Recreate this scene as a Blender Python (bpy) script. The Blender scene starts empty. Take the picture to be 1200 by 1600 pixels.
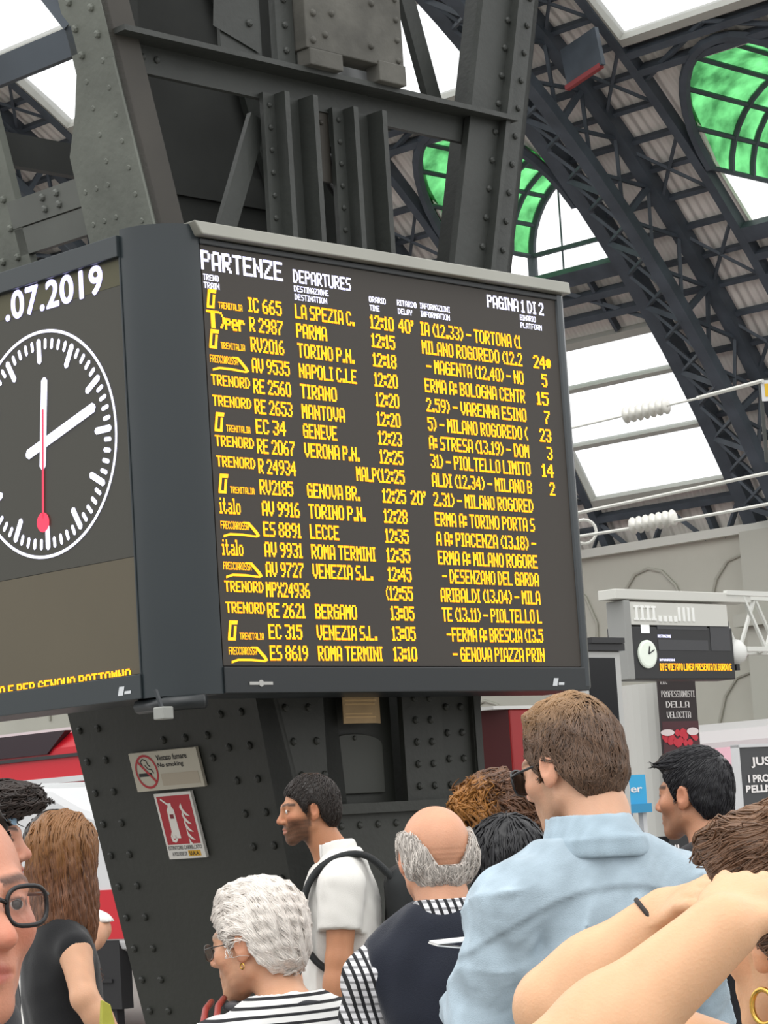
import bpy, bmesh, math, random
import numpy as np
from mathutils import Vector, Matrix
random.seed(7); rng = np.random.default_rng(7)
PI = math.pi
scene = bpy.context.scene
COL = scene.collection

# ------------------------------------------------------------------ camera
FPX = 4000.0
PITCH = math.atan(500.0 / FPX); ROLL = math.radians(3.66)
CAMP = np.array([0.0, 0.0, 1.6])
FW = np.array([0, math.cos(PITCH), math.sin(PITCH)])
_r0 = np.array([1.0, 0, 0]); _u0 = np.array([0, -math.sin(PITCH), math.cos(PITCH)])
CR = math.cos(ROLL) * _r0 - math.sin(ROLL) * _u0
CU = math.cos(ROLL) * _u0 + math.sin(ROLL) * _r0
cd = bpy.data.cameras.new('camera'); cam = bpy.data.objects.new('camera', cd); COL.objects.link(cam)
cd.sensor_fit = 'VERTICAL'; cd.sensor_height = 24.0; cd.lens = FPX / 1600 * 24.0
cd.clip_start = 0.05; cd.clip_end = 600
cam.matrix_world = Matrix(((CR[0], CU[0], -FW[0], CAMP[0]), (CR[1], CU[1], -FW[1], CAMP[1]), (CR[2], CU[2], -FW[2], CAMP[2]), (0, 0, 0, 1)))
scene.camera = cam

# ------------------------------------------------------------------ light: bright overcast sky through the glass roof
w = bpy.data.worlds.new('sky'); scene.world = w; w.use_nodes = True
nt = w.node_tree; bg = nt.nodes['Background']
tc = nt.nodes.new('ShaderNodeTexCoord'); sx = nt.nodes.new('ShaderNodeSeparateXYZ'); mr = nt.nodes.new('ShaderNodeMapRange')
cr = nt.nodes.new('ShaderNodeValToRGB')
nt.links.new(tc.outputs['Generated'], sx.inputs[0]); nt.links.new(sx.outputs['Z'], mr.inputs['Value'])
mr.inputs['From Min'].default_value = -0.2; mr.inputs['From Max'].default_value = 1.0
nt.links.new(mr.outputs[0], cr.inputs[0])
cr.color_ramp.elements[0].color = (0.22, 0.22, 0.23, 1); cr.color_ramp.elements[0].position = 0.20
cr.color_ramp.elements[1].color = (1, 1, 1, 1); cr.color_ramp.elements[1].position = 0.29
nt.links.new(cr.outputs[0], bg.inputs['Color'])
bg.inputs['Strength'].default_value = 1.7
sd = bpy.data.lights.new('overcast_sun', 'SUN'); sd.energy = 1.1; sd.angle = math.radians(50); sd.color = (1, .98, .95)
so = bpy.data.objects.new('overcast_sun', sd); COL.objects.link(so); so.rotation_euler = (math.radians(24), math.radians(-10), 0)
scene.view_settings.view_transform = 'Standard'; scene.view_settings.look = 'None'
scene.view_settings.gamma = 1.0; scene.view_settings.use_curve_mapping = False
scene.view_settings.exposure = 0.0

# ------------------------------------------------------------------ helpers
A = math.radians(46.0)
TV = np.array([-math.sin(A), math.cos(A), 0]); PV = np.array([math.cos(A), math.sin(A), 0]); ZV = np.array([0, 0, 1.0])
ORG = np.array([-0.694, 10.387, 0.0])            # corner of the departures board on the ground
def S(p, t, z=0.0, o=ORG): return o + PV * p + TV * t + ZV * z     # station axes: p along the concourse, t along the tracks
W0 = np.zeros(3)
def ray(px, py): return FW + CR * ((px - 600) / FPX) + CU * ((800 - py) / FPX)
def at(px, py, depth): return CAMP + ray(px, py) * depth           # a point of the place at a given distance from the photographer
def lin(c):
    if isinstance(c, str):
        c = [int(c[i:i + 2], 16) / 255 for i in (0, 2, 4)]
    return tuple((x / 12.92 if x <= .04045 else ((x + .055) / 1.055) ** 2.4) for x in c[:3])

MATS = {}
def mat(name, col, rough=.6, metal=0.0, var=0.0, vscale=6.0, bump=0.0, bscale=40.0, emit=0.0, spec=.5, stretch=None):
    if name in MATS: return MATS[name]
    m = bpy.data.materials.new(name); m.use_nodes = True; MATS[name] = m
    n = m.node_tree.nodes; l = m.node_tree.links; b = n['Principled BSDF']
    c = lin(col); b.inputs['Base Color'].default_value = (*c, 1)
    b.inputs['Roughness'].default_value = rough; b.inputs['Metallic'].default_value = metal
    b.inputs['Specular IOR Level'].default_value = spec
    if var or bump:
        t = n.new('ShaderNodeTexCoord'); src = t.outputs['Object']
        if stretch:
            mp = n.new('ShaderNodeMapping'); mp.inputs['Scale'].default_value = stretch; l.new(src, mp.inputs[0]); src = mp.outputs[0]
    if var:
        no = n.new('ShaderNodeTexNoise'); no.inputs['Scale'].default_value = vscale; no.inputs['Detail'].default_value = 6
        l.new(src, no.inputs['Vector'])
        rp = n.new('ShaderNodeValToRGB'); l.new(no.outputs['Fac'], rp.inputs[0])
        rp.color_ramp.elements[0].position = .3; rp.color_ramp.elements[1].position = .7
        rp.color_ramp.elements[0].color = (*[max(0, x * (1 - var)) for x in c], 1); rp.color_ramp.elements[1].color = (*[min(1, x * (1 + var)) for x in c], 1)
        l.new(rp.outputs[0], b.inputs['Base Color'])
    if bump:
        nb = n.new('ShaderNodeTexNoise'); nb.inputs['Scale'].default_value = bscale; nb.inputs['Detail'].default_value = 4; l.new(src, nb.inputs['Vector'])
        bp = n.new('ShaderNodeBump'); bp.inputs['Strength'].default_value = bump; bp.inputs['Distance'].default_value = .01
        l.new(nb.outputs['Fac'], bp.inputs['Height']); l.new(bp.outputs[0], b.inputs['Normal'])
    if emit:
        b.inputs['Emission Color'].default_value = (*c, 1); b.inputs['Emission Strength'].default_value = emit
    return m
def glass(name, tint, var=0.0, fog=0.15):
    m = bpy.data.materials.new(name); m.use_nodes = True; n = m.node_tree.nodes; l = m.node_tree.links
    n.remove(n['Principled BSDF']); out = n['Material Output']
    tr = n.new('ShaderNodeBsdfTransparent'); tl = n.new('ShaderNodeBsdfTranslucent'); mx = n.new('ShaderNodeMixShader'); mx.inputs[0].default_value = fog
    tr.inputs[0].default_value = (*tint, 1); tl.inputs[0].default_value = (*[min(1, x * 1.2) for x in tint], 1)
    if var:
        t = n.new('ShaderNodeTexCoord'); no = n.new('ShaderNodeTexNoise'); no.inputs['Scale'].default_value = 1.3; no.inputs['Detail'].default_value = 6
        l.new(t.outputs['Object'], no.inputs['Vector']); rp = n.new('ShaderNodeValToRGB'); l.new(no.outputs['Fac'], rp.inputs[0])
        rp.color_ramp.elements[0].position = .35; rp.color_ramp.elements[1].position = .68
        rp.color_ramp.elements[0].color = (*[x * (1 - var) for x in tint], 1); rp.color_ramp.elements[1].color = (*[min(1, x * (1 + var) + .05 * var) for x in tint], 1)
        l.new(rp.outputs[0], tr.inputs[0]); l.new(rp.outputs[0], tl.inputs[0])
    l.new(tr.outputs[0], mx.inputs[1]); l.new(tl.outputs[0], mx.inputs[2]); l.new(mx.outputs[0], out.inputs[0])
    return m

def rawmesh(name, V, F, smooth=False):
    """V (n,3), F either list of tuples or (m,4)/(m,3) int array."""
    me = bpy.data.meshes.new(name)
    if isinstance(F, np.ndarray):
        V = np.ascontiguousarray(V, dtype=np.float32); k = F.shape[1]; m = len(F)
        me.vertices.add(len(V)); me.vertices.foreach_set('co', V.ravel())
        me.loops.add(m * k); me.loops.foreach_set('vertex_index', np.ascontiguousarray(F, dtype=np.int32).ravel())
        me.polygons.add(m); me.polygons.foreach_set('loop_start', np.arange(0, m * k, k, dtype=np.int32))
        me.update(calc_edges=True); me.validate()
    else:
        me.from_pydata([tuple(v) for v in V], [], F); me.update()
    if smooth: me.polygons.foreach_set('use_smooth', np.ones(len(me.polygons), dtype=bool))
    return me
def put(name, me, m=None, parent=None, loc=(0, 0, 0), rz=0.0):
    o = bpy.data.objects.new(name, me); COL.objects.link(o)
    if m is not None: me.materials.append(m)
    if parent is not None: o.parent = parent
    else: o.location = loc; o.rotation_euler = (0, 0, rz)
    return o
def tag(o, label=None, cat=None, group=None, kind=None):
    if label: o['label'] = label
    if cat: o['category'] = cat
    if group: o['group'] = group
    if kind: o['kind'] = kind
    return o
def thing(name, label, cat, loc, rz=A, group=None, kind=None):
    o = bpy.data.objects.new(name, None); o.empty_display_size = .1; COL.objects.link(o)
    o.location = tuple(loc); o.rotation_euler = (0, 0, rz)
    return tag(o, label, cat, group, kind)

class MB:
    """collects shapes; build() links them as ONE mesh object"""
    def __init__(s): s.v = []; s.f = []
    def add(s, vs, fs):
        n = len(s.v); s.v += [tuple(map(float, v)) for v in vs]; s.f += [tuple(i + n for i in f) for f in fs]; return s
    def hexa(s, c):   # 8 corners: bottom 4 ccw, top 4 ccw
        return s.add(c, [(3, 2, 1, 0), (4, 5, 6, 7), (0, 1, 5, 4), (1, 2, 6, 5), (2, 3, 7, 6), (3, 0, 4, 7)])
    def box(s, x0, x1, y0, y1, z0, z1):
        return s.hexa([(x0, y0, z0), (x1, y0, z0), (x1, y1, z0), (x0, y1, z0), (x0, y0, z1), (x1, y0, z1), (x1, y1, z1), (x0, y1, z1)])
    def prism(s, poly, fn, d0, d1):   # poly list of (a,b); fn(a,b,d)->xyz
        n = len(poly)
        vs = [fn(a, b, d0) for a, b in poly] + [fn(a, b, d1) for a, b in poly]
        fs = [tuple(range(n))[::-1], tuple(range(n, 2 * n))] + [(i, (i + 1) % n, n + (i + 1) % n, n + i) for i in range(n)]
        return s.add(vs, fs)
    def bar(s, a, b, wd, th=None, up=(0, 0, 1)):
        a = Vector(a); b = Vector(b); d = (b - a)
        if d.length < 1e-6: return s
        d.normalize(); u = Vector(up); x = d.cross(u)
        if x.length < 1e-4: x = d.cross(Vector((1, 0, 0)))
        x.normalize(); y = x.cross(d); th = th or wd; x *= wd / 2; y *= th / 2
        return s.hexa([a - x - y, a + x - y, a + x + y, a - x + y, b - x - y, b + x - y, b + x + y, b - x + y])
    def tube(s, pts, r, n=8, closed=False, caps=True):
        pts = [Vector(p) for p in pts]; rs = r if isinstance(r, (list, tuple)) else [r] * len(pts)
        vs = []; prev = None; N = len(pts)
        for i, p in enumerate(pts):
            if closed: d = pts[(i + 1) % N] - pts[i - 1]
            else: d = pts[min(i + 1, N - 1)] - pts[max(i - 1, 0)]
            d.normalize()
            if prev is None:
                x = d.cross(Vector((0, 0, 1)))
                if x.length < .05: x = d.cross(Vector((1, 0, 0)))
            else: x = prev - d * prev.dot(d)
            x.normalize(); prev = x; y = d.cross(x)
            vs += [p + (x * math.cos(2 * PI * k / n) + y * math.sin(2 * PI * k / n)) * rs[i] for k in range(n)]
        fs = []
        for i in range(N if closed else N - 1):
            j = (i + 1) % N
            fs += [(i * n + k, i * n + (k + 1) % n, j * n + (k + 1) % n, j * n + k) for k in range(n)]
        if caps and not closed: fs += [tuple(range(n))[::-1], tuple(range((N - 1) * n, N * n))]
        return s.add(vs, fs)
    def lathe(s, prof, c=(0, 0, 0), n=24, ax=((1, 0, 0), (0, 1, 0), (0, 0, 1))):
        X, Y, Z = [Vector(a) for a in ax]; c = Vector(c); vs = []
        for r, h in prof: vs += [c + X * (r * math.cos(2 * PI * k / n)) + Y * (r * math.sin(2 * PI * k / n)) + Z * h for k in range(n)]
        fs = [(i * n + k, i * n + (k + 1) % n, (i + 1) * n + (k + 1) % n, (i + 1) * n + k) for i in range(len(prof) - 1) for k in range(n)]
        fs += [tuple(range(n))[::-1], tuple(range((len(prof) - 1) * n, len(prof) * n))]
        return s.add(vs, fs)
    def dome(s, c, nrm, r, n=8):
        z = Vector(nrm).normalized(); x = z.cross(Vector((0, 0, 1)))
        if x.length < .05: x = z.cross(Vector((1, 0, 0)))
        x.normalize(); y = z.cross(x); c = Vector(c); vs = []
        for rr, h in ((1, 0), (.9, .45), (.5, .8)):
            vs += [c + (x * math.cos(2 * PI * k / n) + y * math.sin(2 * PI * k / n)) * r * rr + z * r * h for k in range(n)]
        fs = [(i * n + k, i * n + (k + 1) % n, (i + 1) * n + (k + 1) % n, (i + 1) * n + k) for i in range(2) for k in range(n)] + [tuple(range(2 * n, 3 * n))]
        return s.add(vs, fs)
    def build(s, name, m, parent=None, loc=(0, 0, 0), rz=0.0, bevel=0.0, smooth=False):
        me = rawmesh(name, s.v, s.f, smooth); o = put(name, me, m, parent, loc, rz)
        bm = bmesh.new(); bm.from_mesh(me); bmesh.ops.recalc_face_normals(bm, faces=bm.faces); bm.to_mesh(me); bm.free()
        if smooth:
            me.polygons.foreach_set('use_smooth', np.ones(len(me.polygons), dtype=bool))
        if bevel:
            b = o.modifiers.new('bevel', 'BEVEL'); b.width = bevel; b.segments = 2; b.limit_method = 'ANGLE'; b.angle_limit = math.radians(40)
        return o

# ------------------------------------------------------------------ LED dot lettering
_F = {' ': '0000000000', "'": '0005030000', '(': '001C224100', ')': '0041221C00', '-': '0808080808', '.': '0060600000', '/': '2010080402',
      ':': '0036360000', '*': '001C3E3E1C',
      '0': '3E4141413E', '1': '00427F4000', '2': '4261514946', '3': '2141494936', '4': '1814127F10', '5': '2745454539', '6': '3C4A494930', '7': '0171090503', '8': '3649494936', '9': '064949291E',
      'A': '7E1111117E', 'B': '7F49494936', 'C': '3E41414122', 'D': '7F4141221C', 'E': '7F49494941', 'F': '7F09090901', 'G': '3E4149497A', 'H': '7F0808087F', 'I': '00417F4100', 'J': '2040413F01',
      'K': '7F08142241', 'L': '7F40404040', 'M': '7F020C027F', 'N': '7F0408107F', 'O': '3E4141413E', 'P': '7F09090906', 'Q': '3E4151215E', 'R': '7F09192946', 'S': '4649494931', 'T': '01017F0101',
      'U': '3F4040403F', 'V': '1F2040201F', 'W': '3F4038403F', 'X': '6314081463', 'Y': '0708700807', 'Z': '6151494543',
      'a': '2054545478', 'e': '3854545418', 'i': '00447D4000', 'l': '00417F4000', 'o': '3844444438', 'p': '7C14141408', 'r': '7C08040408', 't': '043F444020', 's': '4854545420', 'n': '7C08040478', 'd': '384444487F', 'm': '7C04180478', 'u': '3C4040207C', 'v': '1C2040201C', 'f': '087E090102', 'g': '0C5252523E', 'k': '7F10284400', 'c': '3844444420', 'h': '7F08040478', 'b': '7F48444438'}
def led(mb, text, x0, x1, z, h, fn, fat=.34, clip=None):
    """dot lettering from x0 to x1, centred on height z; fn(x, z) -> point"""
    cells = []; cx = 0
    for ch in text:
        b = bytes.fromhex(_F[ch])
        cols = [c for c in b]
        if ch == ' ': cx += 2.6; continue
        while cols and cols[0] == 0: cols.pop(0)
        while cols and cols[-1] == 0: cols.pop()
        for i, c in enumerate(cols): cells.append((cx + i, c))
        cx += len(cols) + 1.25
    W = max(1, cx - 1.25); sx_ = (x1 - x0) / W; sz = h / 7
    grid = {}
    for c, bits in cells:
        for r in range(7):
            if bits >> r & 1: grid.setdefault(round(c, 3), []).append(r)
    def q(a0, a1, r0, r1):
        xa, xb = x0 + a0 * sx_, x0 + a1 * sx_; za, zb = z + h / 2 - r1 * sz, z + h / 2 - r0 * sz
        if clip: za, zb = max(za, clip[0]), min(zb, clip[1])
        if za >= zb: return
        mb.add([fn(xa, za), fn(xb, za), fn(xb, zb), fn(xa, zb)], [(0, 1, 2, 3)])
    for c, rows in grid.items():     # vertical runs
        st = rows[0]; pv = st
        for r in rows[1:] + [99]:
            if r != pv + 1: q(c - fat, c + 1 + fat, st, pv + 1); st = r
            pv = r
    for r in range(7):               # horizontal runs
        cs = sorted(c for c, rows in grid.items() if r in rows)
        if not cs: continue
        st = cs[0]; pv = st
        for c in cs[1:] + [1e9]:
            if c - pv > 1.01:
                if pv > st: q(st, pv + 1, r, r + 1)
                st = c
            pv = c
    return mb
def flat(mb, pts, fn): mb.add([fn(*p) for p in pts], [tuple(range(len(pts)))]); return mb
# ================================================================== THE HALL
steel_blue = mat('painted_truss_steel', '434b53', .6, 0, .25, 1.5)
steel_lit = mat('upper_leg_steel_lit', '656961', .55, 0, .2, 3.0, .25, 30)  # stronger light on the upper legs is put into this paler tone
steel_shaded = mat('lower_shaft_steel_shaded', '292b26', .55, 0, .15, 2.0, .2, 30)  # shade on the shaft below the boards is put into this darker tone
steel_dark = mat('riveted_steel', '343734', .55, .0, .18, 3.0, .25, 30)
sheet = mat('roof_sheet', 'e2ded6', .75, 0, .08, .4)
_n = sheet.node_tree.nodes; _l = sheet.node_tree.links      # corrugation of the sheets, running up the slope
_t = _n.new('ShaderNodeTexCoord'); _w = _n.new('ShaderNodeTexWave'); _w.wave_type = 'BANDS'; _w.bands_direction = 'Y'; _w.inputs['Scale'].default_value = 1.1
_l.new(_t.outputs['Object'], _w.inputs['Vector']); _b = _n.new('ShaderNodeBump'); _b.inputs['Strength'].default_value = .7; _b.inputs['Distance'].default_value = .08
_l.new(_w.outputs['Fac'], _b.inputs['Height']); _l.new(_b.outputs[0], _n['Principled BSDF'].inputs['Normal'])
clear_pane = glass('clear_roof_glass', (.95, .96, .97), 0, .08)
green_pane = glass('green_roof_glass', (.10, .43, .14), .6, .3)
cream = mat('cream_wall', 'bfbeb2', .8, 0, .06, .4)
pale = mat('pale_trim', 'a3a39b', .7, 0, .05, 1)

# floor
mb = MB(); mb.add([(-60, -25, 0), (70, -25, 0), (70, 95, 0), (-60, 95, 0)], [(0, 1, 2, 3)])
fl = mat('stone_floor', '86837e', .35, 0, .12, .8)
tag(mb.build('floor', fl), 'pale stone concourse floor', kind='structure')

# vault
CP, CZ, RV = .6337 * 42, -.2305 * 42 + 1.6, .8645 * 42
def vault(t, phi, dr=0.0):
    a = math.radians(phi); return PV * (CP + (RV + dr) * math.cos(a)) + TV * t + ZV * (CZ + (RV + dr) * math.sin(a))
def vl(t, phi, dr=0.0):   # the same in the vault's own axes
    a = math.radians(phi); return (CP + (RV + dr) * math.cos(a), t, CZ + (RV + dr) * math.sin(a))
BAY = 9.2; RIBS = [42.1 + BAY * k for k in range(-1, 5)]; STRIP = 3.9
PH0, PHT = 17.0, 84.0
AR, AC0, APH = 2.35, 2.4, 45.6        # arched dormers: half width, spring angle
ceil = MB(); frm = {}
def patch(mb, t0, t1, f0, f1, dr=.25, step=3.0, th=.12):
    n = max(1, int((f1 - f0) / step)); vs = []
    for i in range(n + 1):
        f = f0 + (f1 - f0) * i / n
        vs += [vl(t0, f, dr), vl(t1, f, dr), vl(t1, f, dr + th), vl(t0, f, dr + th)]
    fs = []
    for i in range(n):
        a = 4 * i; b = a + 4
        fs += [(a, a + 1, b + 1, b), (a + 1, a + 2, b + 2, b + 1), (a + 2, a + 3, b + 3, b + 2), (a + 3, a, b, b + 3)]
    fs += [(0, 3, 2, 1), (4 * n, 4 * n + 1, 4 * n + 2, 4 * n + 3)]
    mb.add(vs, fs)
zsp = CZ + RV * math.sin(math.radians(APH))
def phi_at_z(z): return math.degrees(math.asin((z - CZ) / RV))
SKY = []     # skylights
for k, tr in enumerate(RIBS):
    t0, t1 = tr - STRIP, tr
    patch(ceil, t0, t1, PH0, PHT)
    if k == len(RIBS) - 1: continue
    b0, b1 = tr, tr + BAY - STRIP; tcn = (b0 + b1) / 2
    patch(ceil, b0, b1, PH0, 31.2); patch(ceil, b0, b1, 39.1, 42.3)
    patch(ceil, b0, b1, 50.2, 52.2)
    patch(ceil, b0, b1, 78, PHT)
    # spandrels round the arched opening
    for s in (-1, 1):
        for i in range(8):
            u0, u1 = i / 8 * AR, (i + 1) / 8 * AR
            z0 = zsp + .98 * math.sqrt(max(0, AR * AR - u0 * u0)); z1 = zsp + .98 * math.sqrt(max(0, AR * AR - u1 * u1))
            f0, f1 = phi_at_z(z0), phi_at_z(z1)
            q = [vl(tcn + s * u0, f0, .25), vl(tcn + s * u1, f1, .25), vl(tcn + s * u1, 50.3, .25), vl(tcn + s * u0, 50.3, .25)]
            q2 = [vl(tcn + s * u0, f0, .37), vl(tcn + s * u1, f1, .37), vl(tcn + s * u1, 50.3, .37), vl(tcn + s * u0, 50.3, .37)]
            ceil.hexa(q + q2)
        patch(ceil, *sorted((tcn + s * AR, tcn + s * (b1 - tcn))), 42.3, 50.3)
tag(ceil.build('ceiling', sheet, None, (0, 0, 0), A), 'grey brown corrugated vault of the station roof', kind='structure')

names_bay = ['nearest the photographer at the right edge', 'behind the right side of the departures board', 'seen through the pillar top', 'far bay behind the pillar', 'farthest bay']
wn = 0
def arc_bar(mb, t, f0, f1, dr, wd, dp, step=2.0):
    n = max(1, int(abs(f1 - f0) / step)); vs = []
    for i in range(n + 1):
        f = f0 + (f1 - f0) * i / n
        vs += [vl(t - wd / 2, f, dr), vl(t + wd / 2, f, dr), vl(t + wd / 2, f, dr + dp), vl(t - wd / 2, f, dr + dp)]
    fs = []
    for i in range(n):
        a = 4 * i; b = a + 4
        fs += [(a + j, a + (j + 1) % 4, b + (j + 1) % 4, b + j) for j in range(4)]
    fs += [(0, 3, 2, 1), (4 * n, 4 * n + 1, 4 * n + 2, 4 * n + 3)]; mb.add(vs, fs)
def tbar(mb, t0, t1, f, wd=.16, dp=.3, dr=-.1):
    a = math.radians(f); h = math.degrees(wd / 2 / RV)
    mb.hexa([vl(t0, f - h, dr), vl(t1, f - h, dr), vl(t1, f + h, dr), vl(t0, f + h, dr), vl(t0, f - h, dr + dp), vl(t1, f - h, dr + dp), vl(t1, f + h, dr + dp), vl(t0, f + h, dr + dp)])
for k, tr in enumerate(RIBS[:-1]):
    b0, b1 = tr, tr + BAY - STRIP; tcn = (b0 + b1) / 2
    # side skylight of three panes
    wn += 1
    fr = MB()
    for f in (31.2, 34.08, 36.9, 39.05): tbar(fr, b0, b1, f, .22 if f in (31.2, 39.05) else .12, .3, -.05)
    for t in (b0 + .12, b1 - .12): arc_bar(fr, t, 31.2, 39.05, -.05, .2, .3)
    win = tag(fr.build('window_%d' % wn, pale, None, (0, 0, 0), A), 'three-pane roof skylight low on the vault, bay %s' % names_bay[k], kind='structure')
    gl = MB(); patch(gl, b0, b1, 31.2, 39.05, .2, 8, .02); gl.build('pane', clear_pane, win)
    # upper skylight
    wn += 1
    fr = MB()
    for f in (52.2, 57.2, 62, 67, 72, 78): tbar(fr, b0, b1, f, .22, .35, -.05)
    for t in (b0 + .14, b1 - .14): arc_bar(fr, t, 52.2, 78, -.05, .22, .35)
    win = tag(fr.build('window_%d' % wn, pale, None, (0, 0, 0), A), 'large white upper roof skylight, bay %s' % names_bay[k], kind='structure')
    gl = MB(); patch(gl, b0, b1, 52.2, 78, .2, 8, .02); gl.build('pane', clear_pane, win)
    # arched dormer of green glass
    wn += 1
    LEN = 3.6
    def dor(th, d, rr=1.0):
        u = AR * rr * math.cos(th); z = zsp + .98 * AR * rr * math.sin(th)
        f = phi_at_z(min(z, zsp + .98 * AR)); pp = CP + RV * math.cos(math.radians(APH)) + d
        ps = CP + RV * math.cos(math.radians(f))
        return (max(ps, pp) if d > 0 else ps, tcn + u, z)
    fr = MB(); NA = 18
    for d, r_ in ((0, .15), (.9, .085), (1.8, .085), (2.7, .085), (LEN, .12)):
        fr.tube([dor(PI * i / NA, d) for i in range(NA + 1)], r_, 6)
    for i in range(0, 9):
        th = PI * i / 8
        fr.tube([dor(th, 0), dor(th, LEN)], .07, 6)
    zs = CZ + RV * math.sin(math.radians(42.3)); pl_ = CP + RV * math.cos(math.radians(42.3)); pe = CP + RV * math.cos(math.radians(APH)) + LEN
    for s in (-1, 1):   # window jambs and end lunette bars
        fr.bar((pe, tcn + s * AR, zs), (pe, tcn + s * AR, zsp), .2)
        fr.bar((pl_, tcn + s * AR, zs), (pe, tcn + s * AR, zs), .2)
    for u in (-1.2, 1.2):
        fr.bar((pe, tcn + u, zs), (pe, tcn + u, zsp + .98 * math.sqrt(AR * AR - u * u)), .04)
    fr.bar((pe, tcn - AR, zsp), (pe, tcn + AR, zsp), .12)
    win = tag(fr.build('window_%d' % wn, steel_blue, None, (0, 0, 0), A), 'arched dormer window of green glass, bay %s' % names_bay[k], kind='structure')
    gl = MB(); vs = []; ND = 6
    for j in range(ND + 1):
        vs += [dor(PI * i / NA, max(.001, LEN * j / ND) if j else 0, 1.015) for i in range(NA + 1)]
    gl.add(vs, [(j * (NA + 1) + i, j * (NA + 1) + i + 1, (j + 1) * (NA + 1) + i + 1, (j + 1) * (NA + 1) + i) for j in range(ND) for i in range(NA)])
    gl.build('green_pane', green_pane, win)
    gl = MB(); gl.add([(pe, tcn - AR, zs), (pe, tcn + AR, zs)] + [(pe, tcn + AR * math.cos(PI * i / 12), zsp + .98 * AR * math.sin(PI * i / 12)) for i in range(13)], [tuple(range(15))]); gl.build('lunette_pane', clear_pane, win)
    # purlins and wind bracing of the bay and of the strip beside it
    fr = MB()
    for f in (20.5, 23, 25.5, 28, 30.4, 40.2, 41.2, 42.3, 50.7, 51.6): tbar(fr, b0, b1, f, .2 if f != 42.3 else .45)
    for f0, f1 in ((20.5, 25.5), (25.5, 30.4)):
        for ta, tb in ((b0, tcn), (tcn, b1)):
            fr.bar(vl(ta, f0), vl(tb, f1), .13); fr.bar(vl(tb, f0), vl(ta, f1), .13)
    for ta, tb in ((b0, tcn), (b1, tcn)): fr.bar(vl(ta, 39.4), vl(tb, 42.0), .12); fr.bar(vl(ta, 50.2), vl(tb, 52.0), .12)
    for t in (tcn - 1.3, tcn + 1.3): arc_bar(fr, t, 20, 30.4, -.05, .14, .25); arc_bar(fr, t, 39.3, 42.3, -.05, .1, .2)
    f = 18.0; s0, s1 = tr - STRIP, tr
    i = 0
    while f < 82:
        tbar(fr, s0, s1, f, .12, .2, .05)
        if i % 3 == 0: fr.bar(vl(s0, f), vl(s0 + 1.7, f + 2.9), .08); fr.bar(vl(s0 + 1.7, f), vl(s0, f + 2.9), .08)
        f += 1.48; i += 1
    arc_bar(fr, s0 - .05, 17, 83, -.1, .26, .35)
    tag(fr.build('trim_%d' % (k + 1), steel_blue, None, (0, 0, 0), A), 'dark blue purlins and cross bracing, bay %s' % names_bay[k], kind='structure')

rib_lab = ['dark blue lattice arch rib at the right edge, nearest of the ribs', 'dark blue lattice arch rib curving down right of the departures board',
           'lattice arch rib behind the top of the riveted pillar', 'lattice arch rib seen through the window of the pillar', 'far lattice arch rib left of the pillar', 'farthest lattice arch rib']
for k, tr in enumerate(RIBS):
    r = thing('arch_rib', rib_lab[k], 'roof truss', W0, A, 'lattice ribs of the vault')
    m_ = MB(); arc_bar(m_, tr - .12, 28, 84, -.25, .45, .5); m_.build('outer_chord', steel_blue, r)
    m_ = MB(); arc_bar(m_, tr - 2.05, 30, 84, -1.45, .36, .3); m_.build('inner_chord', steel_blue, r)
    m_ = MB(); arc_bar(m_, tr - 2.25, 29, 84, -.15, .4, .4); m_.build('middle_chord', steel_blue, r)
    for nm, ta, da, tb, db, sp in (('lattice', tr - .12, -.15, tr - 2.0, -1.4, 1.7), ('lattice', tr - 2.05, -1.4, tr - 2.2, -.1, 2.6)):
        m_ = MB(); f = 30.0; i = 0
        while f < 82:
            m_.bar(vl(ta, f, da), vl(tb, f + sp, db), .09); m_.bar(vl(tb, f, db), vl(ta, f + sp, da), .09)
            if i % 2 == 0: m_.bar(vl(ta, f, da), vl(tb, f, db), .15)
            f += sp; i += 1
        m_.build(nm, steel_blue, r)
    if k == 1:
        qa, qb = [(float(q @ PV), float(q @ TV), float(q[2])) for q in (at(886, 138, 63.5), at(940, 102, 62.5))]
        m_ = MB(); m_.bar((qa[0], qa[1], qa[2] + .5), (qb[0], qb[1], qb[2] + .5), .12, 1.0); m_.build('gusset_plate', steel_blue, r)
        m_ = MB(); m_.bar(qa, qb, .14, .12); m_.build('red_edge', mat('marking_red', '8e3a3c', .6), r)

# side wall with moulded arches
wall = MB(); wall.box(58.4, 59.4, 5, 92, 0, 9.25)
wl = tag(wall.build('wall_side', cream, None, (0, 0, 0), A), 'cream side wall with moulded arches under the vault', kind='structure')
cp_ = MB(); cp_.box(58.1, 59.5, 5, 92, 9.25, 9.5); cp_.build('coping', mat('coping', 'd5d5cc', .7), wl)
rel = MB()
for k in range(-3, 9):
    b = 46.1 + k * 3.35 - .2
    for zz, hh in ((6.4, 2.3), (3.1, 2.3), (-.1, 2.4)):
        rel.tube([(58.36, b - 1.25, zz), (58.36, b - 1.3, zz + .9), (58.36, b - .95, zz + 1.7), (58.36, b - .5, zz + hh - .15), (58.36, b, zz + hh), (58.36, b + .5, zz + hh - .12), (58.36, b + .95, zz + 1.7), (58.36, b + 1.25, zz + .9), (58.36, b + 1.2, zz)], .05, 6)
    for zz in (5.9, 2.7): rel.box(58.32, 58.42, b - 1.7, b + 1.7, zz, zz + .14)
rel.build('relief_arches', mat('relief', 'b4b3a7', .8), wl)
pil = MB(); pil.box(57.7, 58.5, 37.5, 42.1, 0, 9.25); pil.box(57.4, 58.5, 37.3, 42.3, 6.6, 6.95); pil.build('wall_pier', mat('pier', 'b9b9ae', .8), wl)

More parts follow.
